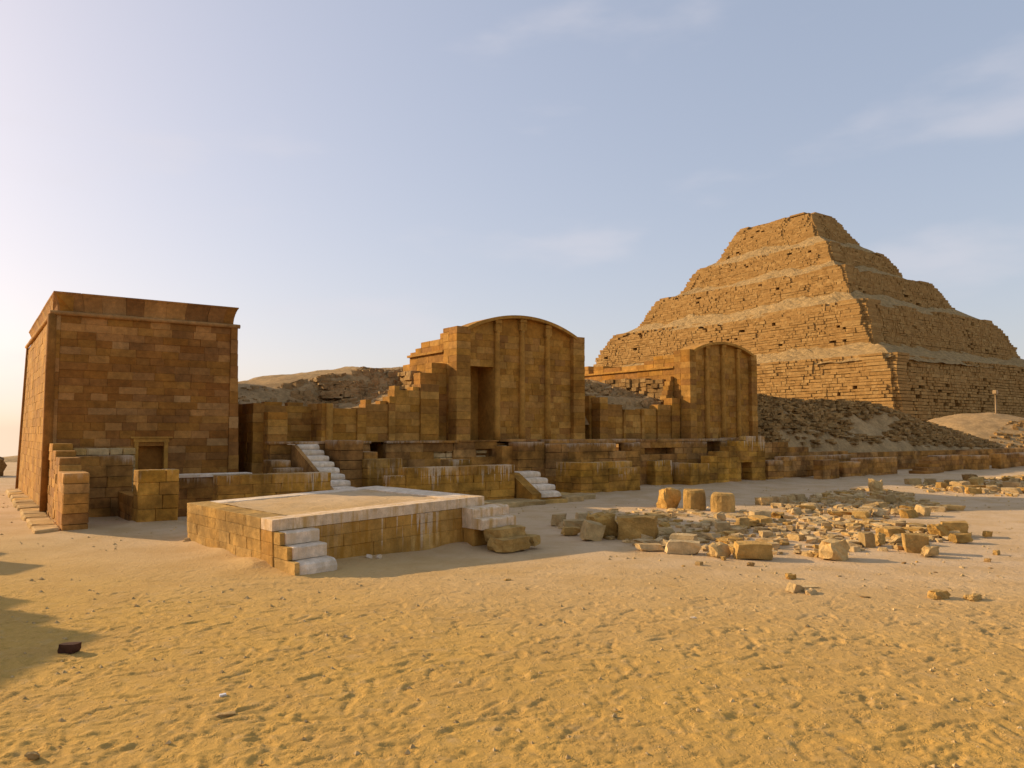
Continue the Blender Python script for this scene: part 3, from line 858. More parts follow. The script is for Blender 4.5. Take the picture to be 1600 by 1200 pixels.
# ================================================================== BACK COURT WALL between shrine and first chapel
def back_wall():
    t = thing('niched_wall', 'niched court wall with pilasters stepping up to the large arched chapel', 'wall', 6.9, 0.3)
    # deep dark recess beside the shrine
    front(t, 3.86, 4.30, 2.6, 2.9, -.05, 2.55, 0.25, 0.4, 'gold')
    side(t, 0.30, 2.6, 4.28, 4.56, -.05, 2.40, 0.25, 0.5, 'gold')
    front(t, 4.54, 5.02, -0.02, 0.5, -.05, 2.18, 0.19, 0.5, 'gold')
    front(t, 4.56, 5.95, 0.75, 1.15, 1.40, 2.36, 0.17, 0.5, 'gold')
    front(t, 4.75, 5.75, 0.95, 1.2, 2.36, 2.46, 0.14, 0.5, 'gold', opens=((5.2, 5.35, 0, 9),))
    side(t, 0.05, 1.0, 5.90, 6.10, 1.40, 2.42, 0.17, 0.45, 'gold')
    pole(t, 6.10, 0.03, [(0.095, 0.0), (0.09, 1.2), (0.088, 2.38), (0.07, 2.42)], 'gold_plain', 'half_column')
    top = lambda u: None
    # main face: panels with shallow pilasters, stepped top
    panels = [(6.15, 6.83, 2.30, 0.03), (6.83, 7.08, 2.33, -0.03), (7.08, 7.72, 2.43, 0.03), (7.72, 7.90, 2.64, -0.03), (7.90, 8.66, 2.82, 0.03), (8.66, 9.22, 3.0, -0.03)]
    for u0, u1, zt, dv in panels:
        w = u1 - u0
        front(t, u0, u1, dv, dv + 0.42, 1.47, zt, 0.19, 0.5 if w > .4 else 0.6, 'gold', top=zt)
    # small steps on the wall head
    blk(t, 7.085, 7.25, 0.05, 0.4, 2.43, 2.54, 'gold', 0); blk(t, 7.91, 8.06, 0.05, 0.4, 2.82, 2.93, 'gold', 0)
    blk(t, 7.52, 7.71, 0.1, 0.4, 2.43, 2.52, 'gold', 0); blk(t, 8.46, 8.65, 0.05, 0.42, 2.82, 2.92, 'gold', 0)
    # upper set back steps against the chapel flank
    front(t, 8.95, 9.80, 0.55, 0.95, 1.4, 3.36, 0.19, 0.45, 'gold')
    front(t, 9.32, 9.80, 0.56, 0.94, 3.36, 3.66, 0.15, 0.45, 'gold')
    core(t, [(4.6, 5.9, 0.55, 0.9, -.1, 1.38), (6.15, 7.1, 0.40, 0.9, -.1, 2.2), (7.6, 9.2, 0.40, 0.9, -.1, 2.2), (7.1, 7.6, 0.44, 0.9, 1.5, 2.2), (7.1, 7.6, 1.3, 1.5, -.1, 1.7), (7.1, 7.6, 0.4, 1.3, -.1, 0.98), (7.0, 7.1, 0.9, 1.4, -.1, 1.7), (7.6, 7.7, 0.9, 1.4, -.1, 1.7), (7.1, 7.6, 0.9, 1.4, 1.5, 1.7)], 'gold')
back_wall()
def podium_a():
    t = thing('podium_wall', 'brown podium wall with ledge and black square opening below the niched court wall', 'wall', 7.4, -0.3)
    op = (7.13, 7.57, 1.02, 1.44)
    front(t, 4.56, 9.6, -0.16, 0.0, -.05, 1.40, 0.2, 0.6, 'lowdark', opens=(op, (9.0, 9.62, 0.9, 1.25)), jit=0.012)
    for p, q in lay(4.5, 7.13, 0.7): blk(t, p, q, -0.22, 0.05, 1.405, 1.47, 'lowdark', 1, name='ledge_slab', top=1.47)
    for p, q in lay(7.57, 9.75, 0.7): blk(t, p, q, -0.22, 0.05, 1.405, 1.47, 'lowdark', 1, name='ledge_slab', top=1.47)
    blk(t, 7.13, 7.57, -.05, .3, 1.442, 1.475, 'lowdark', 0, name='opening_lintel')
    core(t, [(4.6, 7.12, 0.0, 0.38, -.1, 1.38), (7.58, 9.2, 0.0, 0.38, -.1, 1.38), (7.12, 7.58, 0.0, 0.38, -.1, 1.0)], 'lowdark')
    # rough patch of missing facing
    for k in range(9):
        u = 9.02 + (k % 3) * 0.2; z = 0.88 + (k // 3) * 0.13
        blk(t, u, u + .19, -0.10 + rng.uniform(-.03, .03), 0.02, z, z + .12, 'rubble', 2)
podium_a()
def court_blocks():
    t = thing('stepped_blocks', 'stepped masonry block standing between the steep white stair and the black opening', 'masonry', 6.5, -.8)
    front(t, 5.88, 6.48, -1.2, -0.25, -.05, 1.50, 0.21, 0.6, 'lowdark', top=1.50)
    front(t, 6.485, 6.86, -1.2, -0.6, -.05, 1.22, 0.21, 0.4, 'lowdark', top=1.22)
    front(t, 6.44, 7.34, -1.55, -1.205, -.05, 1.06, 0.21, 0.45, 'low', top=1.06)
    front(t, 7.36, 8.8, -1.0, -0.6, -.05, 0.80, 0.2, 0.6, 'lowdark', top=0.8)
    t2 = thing('stepped_blocks', 'low stepped masonry left of the steep white stair beside the dark recess', 'masonry', 4.7, -.6)
    front(t2, 4.38, 4.85, -0.8, -0.25, -.05, 1.05, 0.16, 0.4, 'lowdark', top=1.05, rough=1)
    front(t2, 4.42, 5.05, -1.1, -0.805, -.05, 0.88, 0.16, 0.4, 'lowdark', top=0.88, rough=1)
court_blocks()
def wall_c():
    t = thing('low_wall', 'long low stepped-end wall with white capping left of the short white stair', 'wall', 8.2, -2.8)
    front(t, 6.30, 6.68, -3.0, -2.6, -.05, 0.73, 0.2, 0.5, 'low', top=0.73)
    front(t, 6.685, 9.66, -3.0, -2.6, -.05, 0.90, 0.2, 0.6, 'low', top=0.90)
    front(t, 8.6, 9.3, -1.6, -1.2, -.05, 1.0, 0.2, 0.5, 'low', top=1.0)
wall_c()
def stair2():
    t = thing('white_stair', 'short white stair with rounded bottom step left of the long yellow end wall', 'stairs', 10.4, -2.6)
    n = 4; rise = 0.145; run = 0.30
    for k in range(n):
        z1 = 0.71 - k * rise; v0 = -2.72 - k * run
        step_mesh(t, 10.0, 10.66, v0, v0 + run + .05, z1 - rise, z1, 'white', rnd=0.05 if k < n - 1 else 0.09, taper_bottom=(k == n - 1))
    g = Bag()
    for k in range(n): g.box(10.01, 10.65, -2.72 - k * run + .03, -2.72 - k * run + run, -.05, 0.71 - (k + 1) * rise)
    g.box(10.01, 10.65, -2.37, -1.5, -.05, 0.66)
    g.build('stair_core', 'low', t)
    a, b, c = ORG[t]; vs = []
    for u in (9.72, 9.995):
        vs += [(u - a, -1.5 - b, -.05), (u - a, -1.5 - b, 0.70), (u - a, -2.72 - b, 0.68), (u - a, -3.62 - b, 0.22), (u - a, -3.62 - b, -.05)]
    link('stair_flank', mesh('stair_flank', vs, [(0,1,2,3,4)[::-1], (5,6,7,8,9), (0,1,6,5), (1,2,7,6), (2,3,8,7), (3,4,9,8), (4,0,5,9)], 'low'), t)
stair2()
def paving():
    t = thing('paving_strip', 'strip of broken flat paving slabs at the foot of the short white stair', 'paving', 10, -3.4)
    spots = [(7.6, 8.4, -3.9, -3.05), (8.45, 9.2, -4.05, -3.2), (9.2, 9.9, -3.95, -3.1), (9.95, 10.7, -3.8, -3.25), (10.7, 11.3, -3.7, -3.1), (11.3, 12.0, -3.35, -2.75), (8.0, 8.7, -3.3, -3.0), (10.8, 11.6, -3.1, -2.45), (7.0, 7.6, -3.75, -3.05)]
    for (u0, u1, v0, v1) in spots:
        blk(t, u0, u1, v0, v1, -.05, 0.11 + rng.uniform(-.03, .02), 'rubble', 2, name='paving_slab')
paving()

# ================================================================== ARCHED CHAPELS
def chapel(label, u0, u1, pilw, peak, zs, cols, niche, body_v, name='arched_chapel', mat='gold'):
    t = thing(name, label, 'chapel', (u0 + u1) / 2, 0.0)
    a0, b0, c0 = ORG[t]
    zb = 1.46
    pl, pr_ = u0 + pilw, u1 - pilw
    rec = 0.15                                            # panels lie back from the pilasters
    # pilasters
    front(t, u0, pl, 0.0, 0.45, zb, zs, 0.205, 0.8, mat)
    front(t, pr_, u1, 0.0, 0.45, zb, zs, 0.205, 0.8, mat)
    # panel masonry
    ztop = zs - 0.14
    edges = [pl] + cols + [pr_]
    ops = []
    if niche: ops.append((niche[0] - 0.005, niche[1] + .005, 0, niche[2]))
    for i in range(len(edges) - 1):
        lo = edges[i]; hi = edges[i + 1]
        front(t, lo + .002, hi - .002, rec, rec + 0.30, zb, ztop, 0.198, 0.36, mat, opens=ops)
    # curved heads of the panels
    cu = (pl + pr_) / 2; half = (pr_ - pl) / 2 + 0.12; sag = peak - (zs - 0.03)
    rad = (half * half + sag * sag) / (2 * sag); zc = peak - rad
    arc = lambda u, off=0.0: zc + math.sqrt(max(0.01, (rad + off) ** 2 - (u - cu) ** 2))
    for i in range(len(edges) - 1):
        lo, hi = edges[i] + .002, edges[i + 1] - .002
        us = np.linspace(lo, hi, 9); vs = []
        for v in (rec + rng.uniform(-.003, .003), rec + 0.3):
            for u in us: vs.append((u - a0, v, ztop + .002))
            for u in us: vs.append((u - a0, v, arc(u, -0.065)))
        n = 9; m = 18; fs = []
        for k in range(n - 1):
            fs.append((k, k + 1, n + k + 1, n + k)); fs.append((m + k + 1, m + k, m + n + k, m + n + k + 1))
            fs.append((n + k, n + k + 1, m + n + k + 1, m + n + k))
        fs.append((0, n, m + n, m)); fs.append((n - 1, m + n - 1, m + 2*n - 1, 2*n - 1))
        link('panel_head', mesh('panel_head', vs, fs, mat), t)
    # curved roof edge in segments, running back as a vault
    S = 9
    for k in range(S):
        ua, ub = cu - half + 2 * half * k / S, cu - half + 2 * half * (k + 1) / S
        vs = []
        for v in (-0.035, 0.75):
            for u in np.linspace(ua + .002, ub - .002, 4):
                vs.append((u - a0, v, arc(u, -0.06))); vs.append((u - a0, v, arc(u, 0.03)))
        fs = []; m = 8
        for i in range(3):
            x = 2 * i
            fs += [(x, x + 2, x + 3, x + 1), (m + x, m + x + 1, m + x + 3, m + x + 2), (x + 1, x + 3, m + x + 3, m + x + 1), (x, m + x, m + x + 2, x + 2)]
        fs += [(0, 1, m + 1, m), (6, m + 6, m + 7, 7)]
        link('roof_edge', mesh('roof_edge', vs, fs, 'gold_plain'), t)
    # engaged columns with leaf capitals
    for u in cols:
        h = arc(u, -0.07)
        pr = [(0.105, zb - .02), (0.10, zb + 0.4), (0.09, zb + 1.8), (0.08, h - 0.42), (0.085, h - 0.36)]
        o = pole(t, u, rec - 0.03, pr, 'gold_plain', 'column', 12)
        b = Bag(); b.box(u - .11, u + .11, rec - .13, rec + .1, h - .09, h); b.box(u - .085, u + .085, rec - .105, rec + .1, h - .36, h - .092)
        cp = b.build('capital', 'gold_plain', t)
        for sgn in (-1, 1):
            b = Bag(); b.box(u + sgn * .085 - .025, u + sgn * .085 + .025, rec - .12, rec - .02, h - .34, h - .12, j=.008)
            q = b.build('pendant_leaf', 'gold_plain', t)
    # body and niche
    zr = zs - 0.1
    bx = []
    if niche:
        n0, n1, nz = niche; dp = 1.02
        bx += [(u0 + .02, n0, 0.41, 0.76, zb - .1, zr), (n0, n1, 0.41, 0.76, nz, zr), (n1, u1 - .02, 0.41, 0.76, zb - .1, zr)]
        bx += [(u0 + .1, n0 - .0, 0.76, dp, zb - .1, 4.0), (n1, u1 - .1, 0.76, dp, zb - .1, 4.0), (n0, n1, 0.76, dp, nz, 4.0), (u0 + .1, u1 - .1, dp, body_v, zb - .1, 4.0)]
        b = Bag(); b.box(n1 - .004, n1 + .1, rec + .01, dp, zb, nz); b.build('niche_jamb', 'gold_plain', t)
        b = Bag(); b.box(n0 - .1, n0 + .004, rec + .01, dp, zb, nz); b.build('niche_jamb', 'gold_plain', t)
        b = Bag(); b.box(n0, n1, dp - .03, dp + .05, zb - .05, nz); b.build('niche_back', 'gold_plain', t)
        b = Bag(); b.box(n0 - .02, n1 + .02, rec + .002, dp, nz - .002, nz + .06); b.build('niche_ceiling', 'gold_plain', t)
    else:
        bx += [(u0 + .02, u1 - .02, 0.41, 0.76, zb - .1, zr), (u0 + .1, u1 - .1, 0.76, body_v, zb - .1, 4.0)]
    core(t, bx, mat)
    # arched mass behind the front
    vs = []; n = 13; us = np.linspace(cu - half + .02, cu + half - .02, n)
    for v in (rec + .3, 0.74):
        for u in us: vs.append((u - a0, v, zr - .05))
        for u in us: vs.append((u - a0, v, arc(u, -0.07)))
    m = 2 * n; fs = []
    for k in range(n - 1):
        fs += [(m + k + 1, m + k, m + n + k, m + n + k + 1), (n + k, n + k + 1, m + n + k + 1, m + n + k)]
    link('vault_fill', mesh('vault_fill', vs, fs, mat), t)
    # lit flank: front tower, then a lower body with a moulding and a stepped head
    side(t, 0.0 + .452, 0.76, u0, u0 + .3, zb, zs, 0.205, 0.45, mat)
    core(t, [(u0, pl - .01, 0.452, 0.77, zs - .12, zs), (pr_ + .01, u1, 0.452, 0.77, zs - .12, zs)], mat, 'tower_cap')
    side(t, 0.765, body_v, u0 + .06, u0 + .4, 2.6, 4.0, 0.24, 0.7, mat)
    for p, q in lay(0.77, body_v + .03, 0.8): blk(t, u0 - 0.02, u0 + .4, p, q, 4.0, 4.07, 'gold_plain', 0, name='moulding')
    return t, arc
c1, arc1 = chapel('large arched chapel with tall open niche and three slender engaged columns', 9.80, 14.50, 0.46, 5.13, 4.68, [11.24, 12.14, 13.10], (10.29, 11.15, 3.66), 2.95)
def head1():
    t = c1
    for (v0, v1, z) in ((.77, 1.1, 4.58), (1.1, 2.25, 4.42), (2.25, 2.6, 4.26), (2.6, 2.95, 4.16)):
        side(t, v0, v1, 9.88, 10.6, 4.07, z, 0.17, 0.6, 'gold')
    side(t, 2.96, 3.5, 9.9, 10.5, 2.6, 3.82, 0.2, 0.4, 'gold', rough=1)
    core(t, [(10.5, 14.3, 0.8, 2.9, 3.9, 4.3)], 'gold')
    for (v0, v1, zt) in ((.97, 1.5, 3.5), (1.5, 2.2, 3.42), (2.2, 3.1, 3.55)):
        side(t, v0, v1, 9.55, 9.855, 2.7, zt, 0.15, 0.3, 'moundrock', rough=2, jit=.07)
head1()
c2, arc2 = chapel('smaller arched chapel with three engaged columns in front of the step pyramid', 19.36, 23.08, 0.32, 4.96, 4.62, [20.36, 21.24, 22.10], None, 6.4)
def head2():
    t = c2
    for (v0, v1, z) in ((.77, 1.85, 4.50), (1.85, 2.35, 4.36), (2.35, 4.6, 4.24), (4.6, 5.2, 4.34), (5.5, 6.4, 4.40)):
        side(t, v0, v1, 19.44, 20.2, 4.07, z, 0.16, 0.6, 'gold')
    core(t, [(20.1, 22.9, 0.8, 6.3, 3.9, 4.25)], 'gold')
    for k in range(5):
        z = 2.85 + k * .17
        blk(t, 19.0 + .06 * k, 19.40, .80, 1.12 - .02 * k, z, z + .165, 'gold', 1)
    for (v0, v1, zt) in ((1.14, 2.0, 3.62), (2.0, 3.0, 3.7), (3.0, 4.4, 3.74)):
        side(t, v0, v1, 19.18, 19.455, 2.6, zt, 0.16, 0.34, 'moundrock', rough=2, jit=.07)
head2()

def podium_b():
    t = thing('podium_wall', 'podium wall below the large arched chapel with a small hole in its base', 'wall', 11, -.2)
    front(t, 9.62, 11.05, -0.16, 0.02, -.05, 1.43, 0.2, 0.5, 'lowdark', opens=((10.35, 10.9, 1.0, 1.22),), jit=.01)
    for p, q in lay(9.78, 11.1, 0.6): blk(t, p, q, -0.20, 0.1, 1.432, 1.47, 'lowdark', 1, name='ledge_slab')
    core(t, [(9.6, 14.6, 0.02, 0.5, -.1, 1.38), (11.0, 14.6, -.5, .05, -.1, 1.3)], 'lowdark')
    for (z, w) in ((1.16, .0), (1.02, .05)):
        blk(t, 10.37, 10.75, -.09 + w, .03, z - .06, z + .02, 'rubble', 2)
    blk(t, 11.12, 11.3, -.3, .0, 0.3, 1.3, 'rubble', 1)
    t = thing('podium_block', 'smooth projecting podium block under the right half of the large arched chapel', 'wall', 13, -.6)
    front(t, 11.35, 12.30, -0.78, -0.3, -.05, 1.42, 0.24, 0.6, 'lowdark', top=1.42)
    front(t, 12.30, 16.1, -0.82, -0.3, -.05, 1.36, 0.24, 0.75, 'lowdark', top=1.36, opens=((15.05, 15.7, 1.05, 1.4),))
    for p, q in lay(11.3, 12.3, 0.5): blk(t, p, q, -.45, 0.1, 1.425, 1.50, 'lowdark', 1, name='ledge_slab')
    for p, q in lay(12.72, 16.3, 0.8): blk(t, p, q, -.45, 0.1, 1.362, 1.48, 'lowdark', 1, name='ledge_slab', top=1.48)
    core(t, [(12.3, 12.7, -.05, .1, 1.2, 1.48)], 'brown', 'recess_back')
podium_b()
def wall_d():
    t = thing('end_wall', 'thick low wall with yellow left end beside the short white stair', 'wall', 13.3, -2)
    side(t, -2.40, -1.3, 12.28, 12.70, -.05, .86, 0.18, 0.5, 'low', top=0.86)
    front(t, 12.705, 13.3, -2.40, -1.95, -.05, 0.86, 0.18, 0.5, 'low', top=0.86)
    front(t, 13.3, 14.50, -2.40, -2.1, -.05, 0.69, 0.18, 0.5, 'low', top=0.69)
    front(t, 13.3, 14.50, -2.09, -1.75, -.05, 0.86, 0.18, 0.5, 'low', top=0.86)
wall_d()
def wall_e():
    t = thing('low_pier', 'low square pier between two low walls behind the row of stone drums', 'pier', 17, -.7)
    side(t, -1.0, 0.0, 16.56, 16.9, -.05, .78, 0.18, 0.5, 'low', top=0.78)
    front(t, 16.9, 17.34, -1.0, -.5, -.05, .80, 0.18, 0.5, 'low', top=0.80)
    t = thing('low_wall', 'set-back low wall with broken capping behind the low square pier', 'wall', 16, -.4)
    front(t, 14.6, 16.5, -0.6, -0.28, -.05, .62, 0.18, 0.5, 'lowdark', top=0.62)
wall_e()
def wall_f():
    t = thing('gate_wall', 'wall with a small dark doorway and ragged stepped top under the smaller arched chapel', 'wall', 19.4, -1.4)
    side(t, -1.6, -0.7, 17.53, 17.9, -.05, 0.70, 0.18, 0.5, 'low', top=.70)
    front(t, 17.905, 18.45, -1.6, -1.2, -.05, 0.68, 0.18, 0.5, 'low', top=.68)
    door = (20.02, 20.58, -1, 0.75)
    for (a, b, z) in ((18.45, 18.82, .92), (18.82, 19.42, 1.06), (19.42, 19.80, 1.22), (19.80, 20.42, 1.40), (20.42, 21.32, 1.56)):
        front(t, a, b, -1.6, -1.2, -.05, z, 0.185, 0.48, 'low', opens=(door,), top=z if z > 1.3 else None)
    blk(t, 19.94, 20.66, -1.62, -1.25, .755, .87, 'low', 0, name='door_lintel')
    side(t, -1.19, 0.05, 20.95, 21.3, -.05, 1.5, 0.2, 0.5, 'lowdark', top=1.5)
    blk(t, 20.35, 20.75, -1.5, -1.25, 1.40, 1.56, 'drum', 2, name='loose_block')
    t = thing('podium_wall', 'ledged podium wall running below the row of niches to the smaller chapel', 'wall', 18.3, -.5)
    front(t, 16.15, 20.95, -0.60, -0.2, -.05, 1.38, 0.2, 0.6, 'lowdark', top=1.38, opens=((16.5, 17.9, .95, 1.12), (19.5, 20.2, 1.0, 1.5)))
    for p, q in lay(16.3, 21.2, 0.8): blk(t, p, q, -.62, 0.1, 1.382, 1.47, 'lowdark', 1, name='ledge_slab', top=1.47)
    core(t, [(16.2, 23.2, -.2, .3, -.1, 1.36)], 'lowdark')
wall_f()
def niche_wall2():
    t = thing('niched_wall', 'panelled court wall between the two arched chapels with sand spilling over it', 'wall', 17.2, .5)
    front(t, 14.52, 15.50, 2.1, 2.4, 1.0, 3.1, 0.2, 0.5, 'gold')
    side(t, 0.85, 2.1, 15.42, 15.7, 1.0, 2.9, 0.2, 0.5, 'gold')
    for (a, b, z, d) in ((15.50, 15.85, 2.84, .42), (15.85, 16.58, 2.62, .5), (16.58, 16.68, 2.35, .44), (16.68, 17.42, 2.46, .5), (17.42, 17.54, 2.47, .44), (17.54, 18.18, 2.5, .5), (18.18, 18.30, 2.63, .44), (18.30, 18.9, 2.66, .5), (18.9, 19.3, 2.9, .44)):
        front(t, a, b, d, d + .4, 1.45, z, 0.2, 0.5, 'gold', top=z)
    core(t, [(15.55, 19.3, .85, 1.1, 1.3, 2.3)], 'gold')
niche_wall2()
def right_walls():
    t = thing('low_wall', 'long low wall running right from the small dark doorway', 'wall', 24, -1.3)
    front(t, 21.6, 22.5, -1.5, -1.1, -.05, 0.70, 0.19, 0.5, 'lowdark', top=.7)
    front(t, 22.5, 27.2, -1.5, -1.1, -.05, 0.82, 0.19, 0.6, 'lowdark', top=.82)
    t = thing('broken_wall', 'broken back wall descending in steps to the foot of the rubble ridge', 'wall', 24, .3)
    front(t, 21.4, 22.4, -.55, -.15, -.05, 1.45, 0.2, 0.5, 'lowdark', top=1.45)
    front(t, 22.4, 24.3, -.45, -.05, -.05, 1.32, 0.2, 0.5, 'lowdark', rough=1)
    front(t, 24.3, 25.6, -.45, -.05, -.05, 1.12, 0.2, 0.5, 'lowdark', rough=1)
    front(t, 25.6, 28.4, -.4, -.05, -.05, .92, 0.2, 0.5, 'lowdark', rough=1)
    t = thing('low_pier', 'short low pier right of the long low wall, before the wall with the missing corner', 'pier', 24, -2.2)
    front(t, 23.5, 24.5, -2.4, -2.0, -.05, .70, 0.19, 0.5, 'lowdark', top=.7, rough=1)
    t = thing('low_wall', 'low wall with a lower left part, standing in front of the rubble ridge', 'wall', 26.5, -2.2)
    front(t, 24.8, 25.9, -2.4, -2.0, -.05, .60, 0.19, 0.5, 'lowdark', top=.6, rough=1)
    front(t, 25.9, 28.5, -2.4, -2.0, -.05, .72, 0.19, 0.55, 'lowdark', top=.72, rough=1)
    side(t, -2.0, -.5, 28.1, 28.5, -.05, .66, 0.19, 0.5, 'lowdark', rough=1)
    t = thing('low_wall', 'long low back wall along the foot of the rubble ridge towards the right edge', 'wall', 38, .2)
    front(t, 28.4, 35.0, 0.0, .4, -.1, .82, 0.2, 0.9, 'lowdark', rough=1)
    front(t, 35.0, 50, 0.0, .4, -.1, .82, 0.22, 1.1, 'lowdark', rough=1)
    t = thing('broken_stair', 'flight of broken steps at the left end of the far right wall', 'stairs', 30.5, -2.2)
    for k in range(5):
        blk(t, 30.05 + k * .28, 31.6, -2.7 + k * .06, -2.0, -.05 if k == 0 else k * .135, (k + 1) * .135, 'lowdark', 1, name='step')
    t = thing('low_wall', 'far right low wall rising behind the broken steps', 'wall', 33, -2.2)
    front(t, 31.62, 33.9, -2.4, -2.0, -.1, .72, 0.19, 0.6, 'lowdark', top=.72, rough=1)
    front(t, 33.9, 36.6, -2.3, -1.9, -.1, .66, 0.19, 0.6, 'lowdark', top=.66, rough=1)
    front(t, 35.6, 36.9, -1.88, -1.5, -.1, .85, 0.19, 0.6, 'lowdark', rough=1)
    t = thing('low_wall', 'last low wall at the right edge of the court', 'wall', 40, -2.4)
    front(t, 37.0, 44, -2.6, -2.2, -.1, .72, 0.2, 0.8, 'lowdark', top=.72, rough=1)
right_walls()

# ================================================================== PLATFORM
def platform():
    t = thing('platform', 'big square stone platform with white rim and sand-filled top in the court', 'platform', 1.7, -8.5)
    t.location = W(1.85, -8.71); t.rotation_euler = (0, -R(1.9), ANG + R(6.0))
    U0, U1, V0, V1, ZT = 1.72, 5.15, -8.50, -5.38, 0.60
    zc = [(-.15, 0.15), (0.15, 0.31), (0.31, 0.455)]
    for (a, b) in zc:
        for p, q in lay(U0 + .003, U1 - .0, 0.5): blk(t, p, q, V0 + rng.uniform(-.006, .006), V0 + .35, a, b, 'platform', 0, ZT + .12)
        for p, q in lay(V0 + .36, V1, 0.42): blk(t, U0 + rng.uniform(-.006, .006), U0 + .35, p, q, a, b, 'drum', 0)
        for p, q in lay(U0 + .36, U1, 0.6): blk(t, p, q, V1 - .35, V1, a, b, 'platform', 0)
        for p, q in lay(V0 + .36, V1 - .36, 0.5): blk(t, U1 - .36, U1 - .01, p, q, a, b, 'platform', 0)
    # rim
    rim = 'cap_slab'
    for p, q in lay(U0, U1, 0.62): blk(t, p, q, V0 - .006, V0 + .34, .457, ZT, 'whitestain', 0, name=rim)
    for p, q in lay(V0 + .342, V1, 0.5): blk(t, U0, U0 + .34, p, q, .457, ZT, 'drum', 0, name=rim)
    for p, q in lay(U0 + .342, U1, 0.7): blk(t, p, q, V1 - .38, V1, .457, ZT - .004, 'white', 0, name=rim)
    for p, q in lay(V0 + .342, V1 - .382, 0.9): blk(t, U1 - .50, U1 - .002, p, q, .457, ZT, 'white', 0, name=rim)
    # sand fill
    n = 40; vs = []; a0, b0, c0 = ORG[t]
    us = np.linspace(U0 + .30, U1 - .46, n); vv = np.linspace(V0 + .3, V1 - .34, n)
    Ug, Vg = np.meshgrid(us, vv)
    Z = ZT - 0.02 + 0.02 * fbm(Ug * 2.5, Vg * 2.5, 400, 4) + 0.008 * fbm(Ug * 11, Vg * 11, 401, 2) + 0.035 * np.clip((U0 + .55 - Ug) / .3, 0, 1)
    vs = np.stack([Ug - a0, Vg - b0, Z], -1).reshape(-1, 3).tolist()
    idx = np.arange(n * n).reshape(n, n)
    fs = np.stack([idx[:-1, :-1], idx[:-1, 1:], idx[1:, 1:], idx[1:, :-1]], -1).reshape(-1, 4).tolist()
    link('sand_fill', mesh('sand_fill', vs, fs, 'sand', smooth=True), t)
    core(t, [(U0 + .1, U1 - .1, V0 + .1, V1 - .1, -.1, .50)], 'platform')
    # left steps, white
    ld = [(0.455, -8.72, 0.30), (0.30, -8.92, .14), (0.14, -9.12, -.05)]
    for i, (z1, v0, z0) in enumerate(ld):
        step_mesh(t, 1.80, 2.25 if i < 2 else 2.30, v0, V0 - .008, z0 + .002, z1, 'white', rnd=0.012 if i < 2 else 0.06, taper_bottom=(i == 2))
        b = Bag(); b.box(1.735, 1.798, v0 + .03, V0 - .01, z0 + .002, z1 - .006); b.build('step_flank', 'drum', t)
    # right steps, worn and stained
    rd = [(0.47, -8.80, 'whitestain', 4.70, 5.40), (0.33, -9.00, 'whitestain', 4.70, 5.36)]
    for (z1, v0, mt, a, b) in rd:
        step_mesh(t, a, b, v0, V0 - .008 if z1 > .4 else V0 - .01, z1 - .16, z1, mt, rnd=0.045 if mt != 'whitestain' else .02, taper_bottom=True)
    def worn(u, v, z, w, d, h, var, rz):
        o = link('worn_step', rock_mesh('drum', 0)[var], t)
        a, b, c = ORG[t]; o.location = (u - a, v - b, z); o.scale = (w, d, h); o.rotation_euler = (0, 0, rz)
    worn(5.06, -9.10, -.02, .62, .34, .22, 6, .05); worn(4.97, -9.28, -.12, .56, .40, .2, 3, -.08); worn(5.38, -9.28, -.1, .22, .26, .15, 1, .3)
    blk(t, 4.72, 5.40, -8.75, V0 - .01, -.1, .18, 'platform', 1, name='step_base')
    blk(t, 5.16, 5.40, V0 - .005, V0 + .5, -.1, .45, 'platform', 1, name='step_base')
platform()

# ================================================================== RUINED WALL out of frame at left (throws the shadow on the sand)
def ruin_left():
    t = thing('ruined_wall', 'ruined enclosure wall with ragged stepped top beyond the left edge', 'wall', 0, 0)
    t.location = (-10.6, 10.5, 0); t.rotation_euler = (0, 0, 0)
    ORG[t] = (-10.6, 10.5, 0)
    prof = [(8.18, 9.63, 3.0), (9.63, 9.95, 2.7), (9.95, 10.35, 2.4), (10.35, 10.86, 2.0), (10.86, 11.2, 1.75), (11.2, 11.93, 1.95), (11.93, 12.4, 1.5), (12.4, 12.8, 1.15)]
    for a, b, z in prof:
        side(t, a, b, -11.0, -10.6, -.1, z, 0.3, 0.6, 'gold', rough=1)
ruin_left()

# ================================================================== LOOSE STONES
# three drums in a row
stone('stone_drum', 3.52, 17.35, .46, .46, .46, 'left broken upright stone drum of the row of three, jagged top', 'row of three stone drums', 1, .3, 'drum', var=1, cat='stone drum')
def drum(x, y, r, h, label, seed):
    pr = [(r * .95, -.05), (r, .06), (r * 1.02, h * .6), (r * .98, h * .9), (r * .88, h), (r * .3, h + .005)]
    vs, fs = lathe_local(pr, 16)
    out = []
    for (a, b, c) in vs:
        k = 1 + 0.10 * float(fbm(a * 6 + seed, b * 6 + c * 5, 500 + seed, 3)); out.append((a * k, b * k, c + .03 * float(fbm(a * 5, b * 5, 510 + seed, 2))))
    o = link('stone_drum', mesh('stone_drum', out, fs, 'drum')); o.location = (x, y, 0); o.rotation_euler = (0, 0, seed)
    tag(o, label, 'stone drum', 'row of three stone drums')
drum(3.95, 16.75, .23, .45, 'middle upright stone drum of the row of three', 1)
drum(4.45, 16.35, .25, .41, 'right smooth flat-topped stone drum of the row of three', 2)

